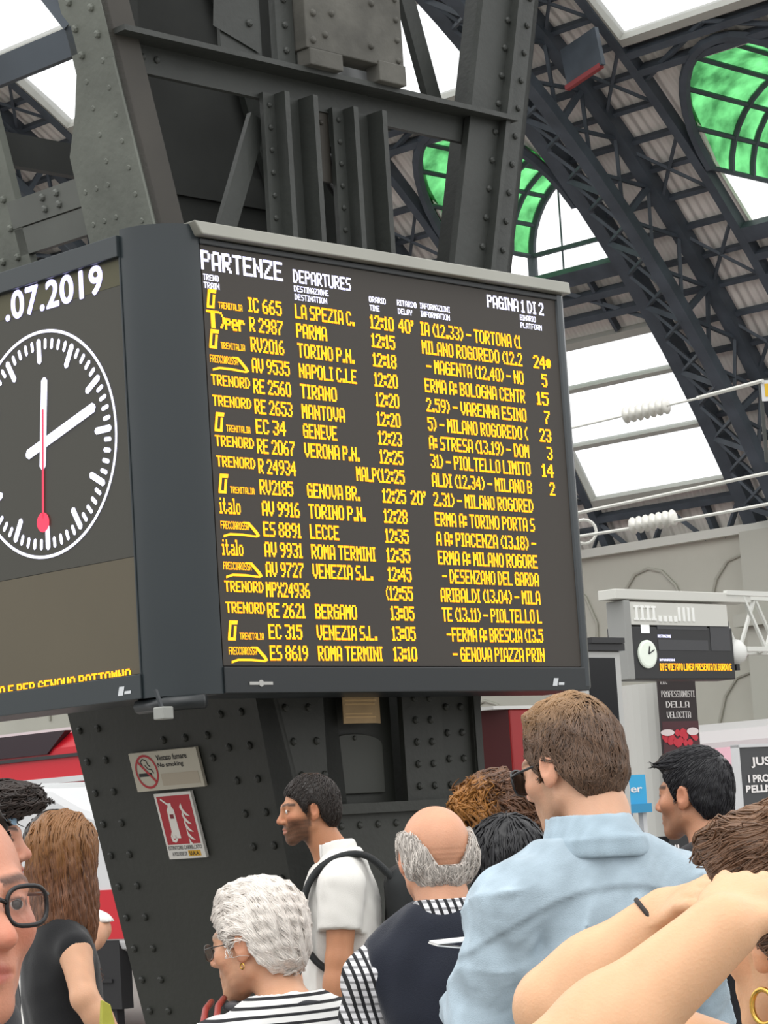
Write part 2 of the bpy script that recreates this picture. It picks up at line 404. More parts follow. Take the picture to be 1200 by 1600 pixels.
# ================================================================== RIVETED PILLAR
def PLx(z): return .1 - .258 * (z - 4.24)
def PRx(z): return 2.37 + (.258 if z > 4.29 else .19) * (z - 4.29)
TF, TB = .38, 1.78
pr = thing('riveted_pillar', 'dark riveted steel pillar carrying the departures and clock boards', 'pillar', S(0, 0), A)
def slab_l(mb, t0, t1, z0, z1, th=.03, rivets=(), off=0.0):
    """plate on the leaning left face"""
    mb.hexa([(PLx(z0) - off, t0, z0), (PLx(z0) - off + th, t0, z0), (PLx(z0) - off + th, t1, z0), (PLx(z0) - off, t1, z0),
             (PLx(z1) - off, t0, z1), (PLx(z1) - off + th, t0, z1), (PLx(z1) - off + th, t1, z1), (PLx(z1) - off, t1, z1)])
    for t, z in rivets: mb.dome((PLx(z) - off, t, z), (-1, 0, -.258), .019)
def zr(a, b, s=.113):
    r = []; z = a
    while z < b: r.append(z); z += s
    return r
ZT = 8.0
# lower shaft: closed left plate
m_ = MB(); rv = [(t, z) for t in (1.72, 1.585, .73, .595) for z in zr(.1, 3.4, .1475)]
rv += [(t + .25 * 0, z) for z in (1.98, 2.08) for t in (1.0, 1.15, .85)]
slab_l(m_, TF, TB, 0, 3.9, .03, rv); m_.build('left_plate', steel_shaded, pr)
# legs above
m_ = MB(); rv = [(.445, z) for z in zr(4.16, ZT, .113)] + [(.575, z + .005) for z in zr(4.55, ZT, .113)] + [(t, z) for z in (4.32, 4.46) for t in (.6, .68, .755)]
slab_l(m_, TF, .64, 3.8, ZT, .04, rv)
m_.add([(PLx(z) - .012 + dx, t, z) for dx in (0, .02) for t, z in ((TF, 3.8), (.82, 3.8), (.80, 4.62), (.70, 4.78), (.62, 4.95), (TF, 4.95))],
       [(0, 1, 2, 3, 4, 5), (11, 10, 9, 8, 7, 6)] + [(i, (i + 1) % 6, 6 + (i + 1) % 6, 6 + i) for i in range(6)])
m_.build('near_leg_plate', steel_lit, pr)
m_ = MB(); rv = [(t, z) for t in (1.32, 1.43, 1.60, 1.72) for z in zr(4.16, ZT, .13)]
slab_l(m_, 1.24, TB, 3.8, ZT, .04, rv); m_.build('far_leg_plate', steel_lit, pr)
m_ = MB(); slab_l(m_, .6, 1.3, 4.29, 4.405, .03); slab_l(m_, .6, 1.3, 4.41, 4.53, .03, [(t, z) for t in (.95, 1.05) for z in (4.45, 4.5)], .005)
m_.build('batten_plate', mat('batten_steel', '5d605b', .55, 0, .1, 4), pr)
m_ = MB()
for z0, z1 in ((5.02, 5.14), (6.2, 6.35)): slab_l(m_, .6, 1.3, z0, z1, .03)
m_.bar((PLx(5.1) + .02, .62, 5.15), (PLx(6.1) + .02, 1.26, 6.15), .07); m_.build('lattice_bar', steel_blue, pr)
# legs' front flanges
brown = mat('brownish_steel', '38352f', .6, 0, .15, 4)
m_ = MB()
def sl_f(mb, pa, pb, z0, z1, t=TF, th=.03, rv=()):
    mb.hexa([(pa(z0), t, z0), (pb(z0), t, z0), (pb(z0), t + th, z0), (pa(z0), t + th, z0), (pa(z1), t, z1), (pb(z1), t, z1), (pb(z1), t + th, z1), (pa(z1), t + th, z1)])
    for p, z in rv: mb.dome((p, t, z), (0, -1, 0), .018)
sl_f(m_, lambda z: PLx(z) + .004, lambda z: PLx(z) + .17, 3.8, ZT); m_.build('near_leg_flange', brown, pr)
m_ = MB()
sl_f(m_, lambda z: PRx(z) - .41, lambda z: PRx(z), 3.8, ZT, TF, .04, [(PRx(z) - .05, z) for z in zr(3.95, ZT, .15)] + [(PRx(z) - .2, z) for z in zr(3.95, ZT, .15)])
m_.hexa([(PRx(3.8) - .03, TF, 3.8), (PRx(3.8), TF, 3.8), (PRx(3.8), TF + .5, 3.8), (PRx(3.8) - .03, TF + .5, 3.8), (PRx(ZT) - .03, TF, ZT), (PRx(ZT), TF, ZT), (PRx(ZT), TF + .5, ZT), (PRx(ZT) - .03, TF + .5, ZT)])
m_.hexa([(PRx(3.8) - .2, TF - .05, 3.8), (PRx(3.8) - .17, TF - .05, 3.8), (PRx(3.8) - .17, TF, 3.8), (PRx(3.8) - .2, TF, 3.8), (PRx(ZT) - .2, TF - .05, ZT), (PRx(ZT) - .17, TF - .05, ZT), (PRx(ZT) - .17, TF, ZT), (PRx(ZT) - .2, TF, ZT)])
m_.build('right_leg_plate', steel_dark, pr)
# front beam
m_ = MB(); m_.box(PLx(5.0) + .1, 2.42, TF + .05, TF + .08, 4.93, 5.07); m_.box(PLx(5.0) + .02, 2.46, TF - .07, TF + .12, 5.055, 5.08)
for p in (.05, .12, .2, 2.2, 2.28): m_.dome((p, TF + .05, 5.0), (0, -1, 0), .017)
m_.build('front_beam', steel_dark, pr)
def stanchion(p0, p1, nm):
    m = MB(); m.box(p0, p1, TF + .02, TF + .045, 3.8, 4.95); m.box(p1 - .03, p1, TF - .08, TF + .04, 3.8, 4.95); m.box(p0 + .07, p0 + .1, TF - .05, TF + .03, 3.8, 4.95)
    for z in zr(3.9, 4.93, .105): m.dome((p0 + .14, TF + .02, z), (0, -1, 0), .016); m.dome((p0 + .035, TF + .02, z + .05), (0, -1, 0), .014)
    m.build(nm, steel_dark, pr)
stanchion(.80, 1.05, 'stanchion'); stanchion(1.24, 1.5, 'stanchion')
m_ = MB(); m_.box(1.04, 1.25, TF + .06, TF + .08, 4.6, 4.95)
for p in (1.08, 1.14, 1.2): m_.dome((p, TF + .06, 4.88), (0, -1, 0), .014)
m_.build('infill_plate', brown, pr)
rust = mat('weathered_plate', '575650', .75, 0, .3, 5, .4, 18)
m_ = MB(); m_.box(.98, 1.62, TF - .1, TF + .02, 5.16, ZT)
for z in zr(5.2, 6.2, .1): m_.dome((1.58, TF - .1, z), (0, -1, 0), .017)
for p, z in ((1.02, 5.2), (1.1, 5.24), (1.4, 5.24), (1.15, 5.35), (1.42, 5.45), (1.03, 5.33)): m_.dome((p, TF - .1, z), (0, -1, 0), .019)
m_.box(.99, 1.2, TF - .11, TF - .02, 5.08, 5.16); m_.box(1.44, 1.62, TF - .11, TF - .02, 5.08, 5.18); m_.build('gusset_box', rust, pr, bevel=.008)
m_ = MB(); m_.box(.86, .97, TF - .03, TF + .01, 5.08, ZT); m_.box(.55, .8, TF + .01, TF + .03, 5.1, ZT)
for z in zr(5.15, 6.2, .12): m_.dome((.915, TF - .03, z), (0, -1, 0), .018)
m_.add([(.5, TF + .0, 5.2), (.78, TF + .0, 5.12), (.78, TF + .0, 6.2), (.6, TF, 6.2)], [(0, 1, 2, 3)])
for p, z in ((.6, 5.4), (.7, 5.42), (.72, 5.25), (.65, 5.6)): m_.dome((p, TF, z), (0, -1, 0), .02)
m_.build('upper_gusset', steel_dark, pr)
# braces
m_ = MB(); m_.bar((.83, TF + .1, 4.85), (.42, TF + .1, 3.9), .1, .03, (0, 1, 0)); m_.bar((1.5, TF + .1, 4.55), (1.75, TF + .1, 4.0), .1, .03, (0, 1, 0)); m_.build('brace', steel_dark, pr)
m_ = MB(); m_.bar((1.85, TF + .25, 6.3), (2.22, TF + .25, 5.08), .1, .04, (0, 1, 0)); m_.bar((2.3, 1.7, 4.3), (1.7, 1.7, 6.2), .09, .04, (0, 1, 0)); m_.build('brace', steel_dark, pr)
# back of the shaft, far flange
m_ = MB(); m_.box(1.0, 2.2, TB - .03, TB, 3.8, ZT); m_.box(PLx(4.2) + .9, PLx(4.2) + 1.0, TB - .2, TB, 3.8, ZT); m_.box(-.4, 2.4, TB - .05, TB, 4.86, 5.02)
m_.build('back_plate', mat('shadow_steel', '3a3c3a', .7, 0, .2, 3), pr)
m_ = MB(); m_.box(2.2, 2.24, 1.2, 1.78, 3.8, ZT); m_.box(2.1, 2.16, .9, 1.5, 5.1, 5.25); m_.build('right_lattice', steel_dark, pr)
m_ = MB(); m_.tube([(.42, .95, 3.8), (.36, .95, ZT)], .055, 12); m_.build('downpipe', mat('pipe_grey', '4d504c', .5, 0, .2, 6), pr, smooth=True)
# lower front face
m_ = MB(); z0, z1 = 0, 3.6
sl_f(m_, lambda z: PLx(z) + .004, lambda z: .93, z0, z1, TF, .03, [(PLx(z) + d, z) for z in zr(.1, 2.3, .1475) for d in (.06, .2)])
m_.build('front_plate', steel_shaded, pr)
m_ = MB(); sl_f(m_, lambda z: 1.42, lambda z: 1.68, z0, z1, TF - .01, .03, [(p, z) for z in zr(1.8, 2.25, .1) for p in (1.5, 1.6)]); m_.build('front_plate', steel_shaded, pr)
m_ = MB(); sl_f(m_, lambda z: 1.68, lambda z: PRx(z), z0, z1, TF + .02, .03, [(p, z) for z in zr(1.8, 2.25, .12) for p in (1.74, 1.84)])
m_.box(1.905, 1.95, TF - .01, TF + .1, z0, z1); m_.build('front_plate', steel_shaded, pr)
m_ = MB(); m_.box(.91, 1.44, TF + .09, TF + .11, z0, z1); m_.build('recess_plate', steel_shaded, pr)
m_ = MB(); n = 10
m_.prism([(1.0, 1.78), (1.36, 1.78)] + [(1.18 + .18 * math.cos(PI * i / n), 2.0 + .05 * math.sin(PI * i / n)) for i in range(n + 1)], lambda a, b, d: (a, d, b), TF + .07, TF + .1)
m_.dome((1.18, TF + .07, 2.03), (0, -1, 0), .012); m_.build('hatch', mat('hatch_steel', '383a34', .5, 0, .1, 4), pr, bevel=.006)
m_ = MB(); m_.box(.88, 1.97, TF - .07, TF + .05, 1.69, 1.735); m_.box(.88, 1.97, TF - .035, TF + .05, .0, 1.69)
for i in range(9): m_.dome((.96 + i * .115, TF - .035, 1.64), (0, -1, 0), .017); m_.dome((1.0 + i * .115, TF - .035, 1.42), (0, -1, 0), .017)
m_.build('lower_beam', steel_shaded, pr)
m_ = MB(); m_.box(1.0, 1.95, TB - .03, TB, 0, 3.6); m_.box(1.9, 1.94, TF, TB, 0, 3.6); m_.build('rear_casing', steel_shaded, pr)

# cables and lamp among the steel
cab = mat('black_cable', '17181a', .5)
m_ = MB()
m_.tube([(1.72 + .16 * math.cos(a), .8, 4.82 + .17 * math.sin(a) * 1.0) for a in [PI + i * PI / 10 for i in range(11)]], .016, 6)
m_.tube([(1.95 + .13 * math.cos(a), .9, 4.83 + .2 * math.sin(a)) for a in [PI + i * PI / 10 for i in range(11)]], .02, 6)
m_.tube([(1.56, .8, 4.85), (1.82, .8, 4.83), (2.08, .9, 4.85)], .03, 6)
o = m_.build('cable_loop', cab, None, S(0, 0), A, smooth=True); tag(o, 'black cables hanging in loops inside the pillar top', 'cable')
m_ = MB()
for i in range(4): m_.tube([(1.52 + .02 * i, TF + .06 + .02 * i, 4.9), (1.515 + .025 * i, TF + .07, 4.6), (1.53 + .012 * i, TF + .06, 4.35), (1.55, TF + .06, 4.0 + .05 * i)], .007, 5)
o = m_.build('wire_bundle', mat('grey_wire', '9a9a96', .5), None, S(0, 0), A); tag(o, 'thin grey wires running down beside the middle stanchion', 'wire')
lp = thing('flood_lamp', 'grey floodlight housing in the gap left of the right pillar leg', 'lamp', S(1.95, 1.0, 5.3), A)
m_ = MB(); m_.lathe([(.03, .26), (.09, .22), (.14, .1), (.17, -.02), (.17, -.06), (.14, -.07)], (0, 0, 0), 20); m_.build('lamp_housing', mat('lamp_grey', '5a5c5c', .4, .3), lp, smooth=True)
m_ = MB(); m_.bar((0, 0, .24), (0, 0, .5), .03); m_.bar((-.18, 0, 0), (-.18, 0, .3), .02); m_.build('bracket', steel_dark, lp)
# ================================================================== DEPARTURES BOARD
case = mat('board_casing', '20262a', .4, 0, .06, 2)
frame = mat('board_frame', '1c2123', .35)
screen = mat('led_screen', '37322c', .55, 0, .05, .8)
amber = mat('led_amber', 'ffb010', .6, emit=1.15)
white = mat('led_white', 'e6e6ff', .6, emit=1.15)
rim = mat('pale_metal_rim', '8f8f86', .35, .2, .05, 3)
B0, B1, BT = 2.2, 4.15, .30
db = thing('departures_board', 'big dark LED departures board with amber train rows facing right', 'departure board', S(0, 0, B0), A)
L = lambda x, z, y=0.0: (x, y, z - B0)
m_ = MB(); m_.box(0, 2.30, .012, BT, 0, B1 - B0 - .02); m_.build('casing', case, db, bevel=.02)
m_ = MB(); m_.add([L(.006, 2.313, .0), L(2.262, 2.313, .0), L(2.262, 4.085, .0), L(.006, 4.085, .0), L(.006, 2.313, .02), L(2.262, 2.313, .02), L(2.262, 4.085, .02), L(.006, 4.085, .02)],
    [(0, 1, 2, 3), (0, 4, 5, 1), (1, 5, 6, 2), (2, 6, 7, 3), (3, 7, 4, 0)]); m_.build('screen', screen, db)
m_ = MB(); m_.box(0, 2.3, -.012, .02, .0, .108); m_.build('bezel', frame, db, bevel=.004); m_ = MB(); m_.box(0, 2.3, -.01, .02, B1 - B0 - .085, B1 - B0 - .06); m_.build('bezel', frame, db, bevel=.004)
m_ = MB(); m_.box(2.262, 2.315, -.016, BT, 0, B1 - B0 - .04); m_.build('edge_trim', mat('edge_metal', '4a4e50', .25, .5), db, bevel=.02)
m_ = MB(); m_.hexa([(-.02, -.05, 1.895), (2.33, -.05, 1.895), (2.33, BT, 1.895), (-.02, BT, 1.895), (-.05, -.035, 1.955), (2.34, -.035, 1.955), (2.34, BT, 1.955), (-.05, BT, 1.955)])
m_.build('top_rim', rim, db, bevel=.006)
fn = lambda x, z: (x, -.002, z - B0)
for _t in (('PARTENZE', .006, .466, 4.0, .082, fn, .3), ('DEPARTURES', .531, .878, 3.99, .058, fn, .34), ('PAGINA 1 DI 2', 1.775, 2.172, 4.012, .06, fn, .34)):
    m_ = MB(); led(m_, *_t); m_.build('title_lettering', white, db)['label'] = 'white title lettering'
m_ = MB()
for txt, x0, x1, z in (('TRENO', .011, .096, 3.928), ('TRAIN', .012, .098, 3.894), ('DESTINAZIONE', .531, .737, 3.935), ('DESTINATION', .533, .725, 3.899), ('ORARIO', .988, 1.093, 3.937), ('TIME', .99, 1.05, 3.899),
                       ('RITARDO', 1.167, 1.291, 3.94), ('DELAY', 1.17, 1.26, 3.902), ('INFORMAZIONI', 1.316, 1.512, 3.942), ('INFORMATION', 1.318, 1.508, 3.905), ('BINARIO', 1.999, 2.11, 3.957), ('PLATFORM', 2.0, 2.15, 3.92)):
    led(m_, txt, x0, x1, z, .026, fn, .3)
m_.build('column_headings', white, db)['label'] = 'small white column headings'
ROWS = [('t', 'IC 665', 'LA SPEZIA C.', '12:10', "40'", 'IA (12.33) - TORTONA (1', ''), ('p', 'R 2987', 'PARMA', '12:15', '', 'MILANO ROGOREDO (12.2', '24*'),
        ('t', 'RV2016', 'TORINO P.N.', '12:18', '', '- MAGENTA (12.40) - NO', '5'), ('f', 'AV 9535', 'NAPOLI C.LE', '12:20', '', 'ERMA A: BOLOGNA CENTR', '15'),
        ('n', 'RE 2560', 'TIRANO', '12:20', '', '2.59) - VARENNA ESINO', '7'), ('n', 'RE 2653', 'MANTOVA', '12:20', '', '5) - MILANO ROGOREDO (', '23'),
        ('t', 'EC 34', 'GENEVE', '12:23', '', 'A: STRESA (13.19) - DOM', '3'), ('n', 'RE 2067', 'VERONA P.N.', '12:25', '', '31) - PIOLTELLO LIMITO', '14'),
        ('n', 'R 24934', '>MALP(', '12:25', '', 'ALDI (12.34) - MILANO B', '2'), ('t', 'RV2185', 'GENOVA BR.', '12:25', "20'", '2.31) - MILANO ROGORED', ''),
        ('i', 'AV 9916', 'TORINO P.N.', '12:28', '', 'ERMA A: TORINO PORTA S', ''), ('f', 'ES 8891', 'LECCE', '12:35', '', 'A A: PIACENZA (13.18) -', ''),
        ('i', 'AV 9931', 'ROMA TERMINI', '12:35', '', 'ERMA A: MILANO ROGORE', ''), ('f', 'AV 9727', 'VENEZIA S.L.', '12:45', '', '- DESENZANO DEL GARDA', ''),
        ('n', 'MPX24936', '>(', '12:55', '', 'ARIBALDI (13.04) - MILA', ''), ('n', 'RE 2621', 'BERGAMO', '13:05', '', 'TE (13.11) - PIOLTELLO L', ''),
        ('t', 'EC 315', 'VENEZIA S.L.', '13:05', '', '-FERMA A: BRESCIA (13.5', ''), ('f', 'ES 8619', 'ROMA TERMINI', '13:10', '', '- GENOVA PIAZZA PRIN', '')]
destw = {'LA SPEZIA C.': .357, 'PARMA': .18, 'TORINO P.N.': .34, 'NAPOLI C.LE': .345, 'TIRANO': .215, 'MANTOVA': .255, 'GENEVE': .2, 'VERONA P.N.': .33, 'GENOVA BR.': .315, 'LECCE': .17, 'ROMA TERMINI': .385, 'VENEZIA S.L.': .36, 'BERGAMO': .245}
for i, (lg, no, de, ti, dl, inf, plt) in enumerate(ROWS):
    z = 3.836 - i * .0863 + .003 * math.sin(i); u = i / 17; o0 = .021 + .016 * u; m_ = MB(); H = .063
    zl = z - .008
    def poly(pts): m_.add([fn(o0 + a, zl + b) for a, b in pts], [tuple(range(len(pts)))])
    if lg == 't':   # slanted emblem and a line of small capitals
        poly([(0, -.02), (.012, .05), (.026, .05), (.014, -.02)]); poly([(.03, -.02), (.038, .03), (.052, .03), (.044, -.02)]); poly([(.012, .035), (.014, .052), (.06, .052), (.056, .035)]); poly([(0, -.03), (.0, -.018), (.045, -.018), (.043, -.03)])
        led(m_, 'TRENITALIA', o0 + .066, o0 + .2, z - .02, .028, fn, .3)
    elif lg == 'p':
        m_2 = led(m_, 'T', o0, o0 + .06, z, .075, fn, .5); led(m_, ')', o0 + .072, o0 + .092, z, .07, fn, .4); led(m_, 'per', o0 + .098, o0 + .205, z - .003, .07, fn, .55)
    elif lg == 'f':
        led(m_, 'FRECCIAROSSA', o0, o0 + .155, z + .008, .032, fn, .3)
        poly([(.125, .034), (.16, .034), (.205, -.005), (.217, -.022), (.205, -.028), (.19, -.028), (.195, -.018), (.15, .024), (.125, .026)])
        poly([(.012, -.026), (.05, -.016), (.12, -.016), (.2, -.022), (.2, -.03), (.12, -.026), (.05, -.026), (.012, -.036)])
    elif lg == 'n': led(m_, 'TRENORD', o0, o0 + .215, z + .008, .046, fn, .36)
    else: led(m_, 'italo', o0, o0 + .115, z, .066, fn, .36)
    x0 = .258 + .009 * u; w_ = {5: .17, 6: .19, 7: .215, 8: .25}[len(no)]
    if i in (10, 11, 12, 13): x0 += .006
    row_parts = [('operator_logo', m_)]; m_ = MB(); row_parts.append(('train_number', m_))
    led(m_, no, x0, x0 + w_, z, H, fn, .38); m_ = MB(); row_parts.append(('destination', m_))
    if de.startswith('>'): xe = .985 + .012 * u; wd_ = .15 if 'M' in de else .016; led(m_, de[1:], xe - wd_, xe - .004, z, H, fn, .38)
    else: led(m_, de, .53 + .015 * u, .53 + .015 * u + destw[de], z, H, fn, .36)
    m_ = MB(); row_parts.append(('departure_time', m_))
    led(m_, ti, .988 + .014 * u, 1.134 + .012 * u, z, H, fn, .42)
    if dl: m_ = MB(); row_parts.append(('delay', m_)); led(m_, dl, 1.168 + .012 * u, 1.262 + .012 * u, z, H, fn, .42)
    st = 1.31 + (.02 if inf.startswith('-') else 0) + .02 * u + (.03 if i == 17 else 0)
    m_ = MB(); row_parts.append(('stops_text', m_)); led(m_, inf, st, 1.99 + .01 * u, z, H, fn, .36)
    if plt: m_ = MB(); row_parts.append(('platform_number', m_)); led(m_, plt, {1: 2.125, 2: 2.08, 3: 2.073}[len(plt)], {1: 2.16, 2: 2.16, 3: 2.195}[len(plt)], z, H, fn, .42)
    dr_ = row_parts[2][1].build('departure_row', amber, db)
    for nm_, mm_ in row_parts:
        if nm_ != 'destination': mm_.build(nm_, amber, dr_)
def fsmark(parent, x, z, fnm, s=1.0):
    m = MB(); m.add([fnm(x + a * s, z + b * s) for a, b in ((0, 0), (.012, .036), (.045, .036), (.033, 0))], [(0, 1, 2, 3)]); m.add([fnm(x + a * s, z + b * s) for a, b in ((.042, .004), (.045, .016), (.085, .016), (.082, .004))], [(0, 1, 2, 3)])
    m.build('maker_mark', mat('mark_white', 'c9cdd0', .5), parent)
fsmark(db, 2.03, 2.222, lambda x, z: (x, -.0145, z - B0))
m_ = MB(); m_.box(.13, .26, -.016, -.0125, .033, .046); m_.lathe([(.014, 0), (.014, .004)], (.195, -.0125, .04), 16, ((1, 0, 0), (0, 0, 1), (0, -1, 0))); m_.build('badge', mat('badge_metal', 'b5b5b0', .3, .6), db)

# rounded corner between both boards
m_ = MB(); n = 16; rc = .232
pts = [(rc * math.sin(PI / 2 * i / n) * -1, rc - rc * math.cos(PI / 2 * i / n)) for i in range(n + 1)] + [(-(rc - .03) * math.sin(PI / 2 * i / n), rc - (rc - .03) * math.cos(PI / 2 * i / n)) for i in range(n, -1, -1)]
m_.prism(pts, lambda a, b, d: (a, b, d), 0, B1 - B0 - .005)
cc = tag(m_.build('corner_casing', mat('corner_dark', '232b2e', .32, 0, .06, 2), None, S(0, 0, B0), A, smooth=False), 'dark rounded corner casing joining clock board and departures board', 'casing')
for p_ in cc.data.polygons: p_.use_smooth = abs(p_.normal.z) < .5
es = cc.modifiers.new('edges', 'EDGE_SPLIT'); es.split_angle = math.radians(35)
m_ = MB(); m_.tube([(-.12, -.02, -.03), (-.2, .12, -.03), (-.2, .3, -.03)], .03, 8)
cb = m_.build('lower_lip', frame, cc, smooth=True)

# ================================================================== CLOCK BOARD
ck = thing('clock_board', 'LED clock and date board facing left of the corner', 'clock', S(-.232, .232, B0), A)
# own axes: y runs back along the tracks, face at x = 0
C2 = lambda t, z, d=0.0: (d, t - .232, z - B0)
def c2(mb, poly, d): mb.add([C2(t, z, d) for t, z in poly], [tuple(range(len(poly)))]); return mb
m_ = MB(); m_.box(.012, .28, 0, 1.72, 0, B1 - B0 - .03); m_.build('casing', case, ck, bevel=.01)
m_ = MB(); m_.box(-.02, .28, .0, 1.72, B1 - B0 - .12, B1 - B0 - .03); m_.box(-.012, .02, .0, 1.72, 0, .1); m_.box(-.006, .012, .0, .008, 0, 1.9); m_.build('bezel', mat('clock_bezel', '252d30', .4), ck, bevel=.003)
m_ = MB(); c2(m_, [(.245, 2.783), (1.95, 2.783), (1.95, 4.03), (.245, 4.03)], .004); m_.build('clock_screen', mat('clock_screen_dark', '38372f', .55), ck)
m_ = MB(); c2(m_, [(.245, 2.303), (1.95, 2.303), (1.95, 2.781), (.245, 2.781)], .004); m_.build('message_screen', mat('clock_screen_brown', '524b3a', .55, 0, .06, 1.5), ck)
m_ = MB(); c2(m_, [(.245, 3.915), (1.95, 3.915), (1.95, 4.022), (.245, 4.022)], .003); m_.build('date_band', mat('date_band_olive', '47442a', .55), ck)
fc = bpy.data.curves.new('date', 'FONT'); fc.body = '.07.2019'; fc.size = .15; fc.offset = .0; fc.space_character = 1.06
fo = bpy.data.objects.new('date_text', fc); COL.objects.link(fo); bpy.context.view_layer.update()
dm = bpy.data.meshes.new_from_object(fo.evaluated_get(bpy.context.evaluated_depsgraph_get())); bpy.data.objects.remove(fo)
v = np.array([q.co[:] for q in dm.vertices]); wx = v[:, 0].max() - v[:, 0].min(); hz = v[:, 1].max() - v[:, 1].min()
for q in dm.vertices:
    tt = 1.015 - (q.co.x - v[:, 0].min()) / wx * .655; q.co = C2(tt, 3.907 + (q.co.y - v[:, 1].min()) / hz * .116, .0005)
_V = np.array([q.co[:] for q in dm.vertices]); _FD = [tuple(f.vertices) for f in dm.polygons]; dmb = MB()
for ay, az in ((0, 0), (.006, 0), (-.006, 0), (0, .005), (0, -.005), (.004, .004), (-.004, -.004), (.004, -.004), (-.004, .004)): dmb.add(_V + np.array([0, ay, az]), _FD)
dm = rawmesh('date_lettering', dmb.v, dmb.f)
put('date_lettering', dm, mat('led_date', 'c9c6ee', .6, emit=1.1), ck)['label'] = 'white date lettering'
CT, CZ2, CRD = .80, 3.332, .49
def pol(r, a): return (CT - r * math.sin(a), CZ2 + r * math.cos(a))
m_ = MB(); n = 96
m_.add([C2(*pol(r, 2 * PI * i / n), .0005) for r in (CRD, CRD - .013) for i in range(n)], [(i, (i + 1) % n, n + (i + 1) % n, n + i) for i in range(n)])
m_.build('clock_ring', white, ck)
def radial(mb, a, r0, r1, w_, d=.0005, c=.35):
    ca = lambda r, s: (CT - r * math.sin(a) - s * math.cos(a), CZ2 + r * math.cos(a) - s * math.sin(a)); k = w_ * c
    c2(mb, [ca(r0 + k, -w_ / 2), ca(r0, -w_ / 2 + k), ca(r0, w_ / 2 - k), ca(r0 + k, w_ / 2), ca(r1 - k, w_ / 2), ca(r1, w_ / 2 - k), ca(r1, -w_ / 2 + k), ca(r1 - k, -w_ / 2)], d)
m_ = MB()
for i in range(60):
    if i % 5: radial(m_, i * PI / 30, .405, .453, .019)
    else: radial(m_, i * PI / 30, .345, .455, .029)
m_.build('tick_marks', white, ck)
m_ = MB(); radial(m_, math.radians(6), -.11, .285, .042, -.001); m_.build('hour_hand', white, ck)
m_ = MB(); radial(m_, math.radians(73.5), -.125, .375, .043, -.0015); m_.build('minute_hand', white, ck)
red = mat('led_red', 'f0304a', .6, emit=1.0)
m_ = MB(); radial(m_, math.radians(184), -.15, .32, .012, -.002); c0 = pol(.335, math.radians(184)); c2(m_, [(c0[0] + .042 * math.cos(i * PI / 10), c0[1] + .042 * math.sin(i * PI / 10)) for i in range(20)], -.002); m_.build('second_hand', red, ck)['label'] = 'red second hand'
m_ = MB(); led(m_, 'VOLDO E PER GENOVA BOTTOMNO', -1.35, -.305, 2.303, .052, lambda x, z: C2(-x, z, .001), .35, (2.303, 3)); m_.build('message_lettering', amber, ck)['label'] = 'amber scrolling text cut off at the lower edge'
fsmark(ck, -.375, 2.222, lambda x, z: C2(-x, z, -.0135))

# small box and hook under the corner
sx_ = thing('sensor_box', 'small white sensor box under the rounded corner of the boards', 'sensor', S(*[float(q) for q in ((at(258, 1114, 10.05) - ORG) @ PV, (at(258, 1114, 10.05) - ORG) @ TV, at(258, 1114, 10.05)[2] - .025)]), A)
m_ = MB(); m_.box(-.028, .028, -.02, .04, 0, .05); m_.build('housing', mat('sensor_white', '8f918c', .5), sx_, bevel=.005)
m_ = MB(); m_.bar((0, .02, .05), (0, .05, .12), .012); m_.build('stem', case, sx_)

# ================================================================== SIGNS ON THE PILLAR
def onleft(t, z, d=0.0):   # point on the leaning left plate, d in front of it
    k = 1 / math.hypot(1, .258); return (PLx(z) - d * k, t, z - d * k * .258)
def lsign(name, label, cat, t0, t1, z0, z1, col, skew=0.0):
    c = S(PLx(z0), t1, z0); r = thing(name, label, cat, c, A)
    base = (PLx(z0), t1, z0)
    f = lambda x, z, d=.012: tuple(np.array(onleft(t1 - x + skew * (z1 - z), z, d)) - np.array(base))
    m = MB(); m.hexa([f(0, z0, .022), f(t1 - t0, z0, .022), f(t1 - t0, z0, .006), f(0, z0, .006), f(0, z1, .022), f(t1 - t0, z1, .022), f(t1 - t0, z1, .006), f(0, z1, .006)])
    m.build('plate', col, r); return r, f
D_ = .0235
sg, f = lsign('smoking_sign', 'cream no smoking sign with red ring on the pillar', 'sign', .925, 1.392, 1.862, 2.038, mat('sign_cream', 'b5b0a0', .5, 0, .05, 3))
m_ = MB(); n = 40
cx_, cz_, rr = .1, 1.95, .078
m_.add([f(cx_ + r * math.cos(2 * PI * i / n), cz_ + r * 1.0 * math.sin(2 * PI * i / n), D_) for r in (rr, rr - .011) for i in range(n)], [(i, (i + 1) % n, n + (i + 1) % n, n + i) for i in range(n)])
m_.add([f(cx_ + a, cz_ + b, D_ + .0004) for a, b in ((-.055, .045), (-.047, .053), (.055, -.045), (.047, -.053))], [(0, 1, 2, 3)]); m_.build('prohibition_ring', mat('sign_red', 'a8202a', .5), sg)
m_ = MB(); m_.add([f(cx_ + a, cz_ + b, D_ - .0006) for a, b in ((-.06, -.022), (.03, -.022), (.03, -.006), (-.06, -.006))], [(0, 1, 2, 3)])
for pts in ([(-.02, .03), (-.03, .045), (-.012, .058), (.01, .05), (.018, .03), (.03, .022)], [(-.005, .03), (.012, .012), (.035, .008), (.045, -.01)]):
    for a, b in zip(pts, pts[1:]):
        d = np.array(b) - a; nn = np.array([-d[1], d[0]]) / np.hypot(*d) * .003
        m_.add([f(cx_ + q[0], cz_ + q[1], D_ - .0006) for q in (a - nn, a + nn, np.array(b) + nn, np.array(b) - nn)], [(0, 1, 2, 3)])
m_.build('cigarette_symbol', mat('ink', '1c1a18', .6), sg)
m_ = MB(); led(m_, 'Vietato fumare', .19, .4, 2.005, .02, lambda x, z: f(x, z, D_), .25) if False else None
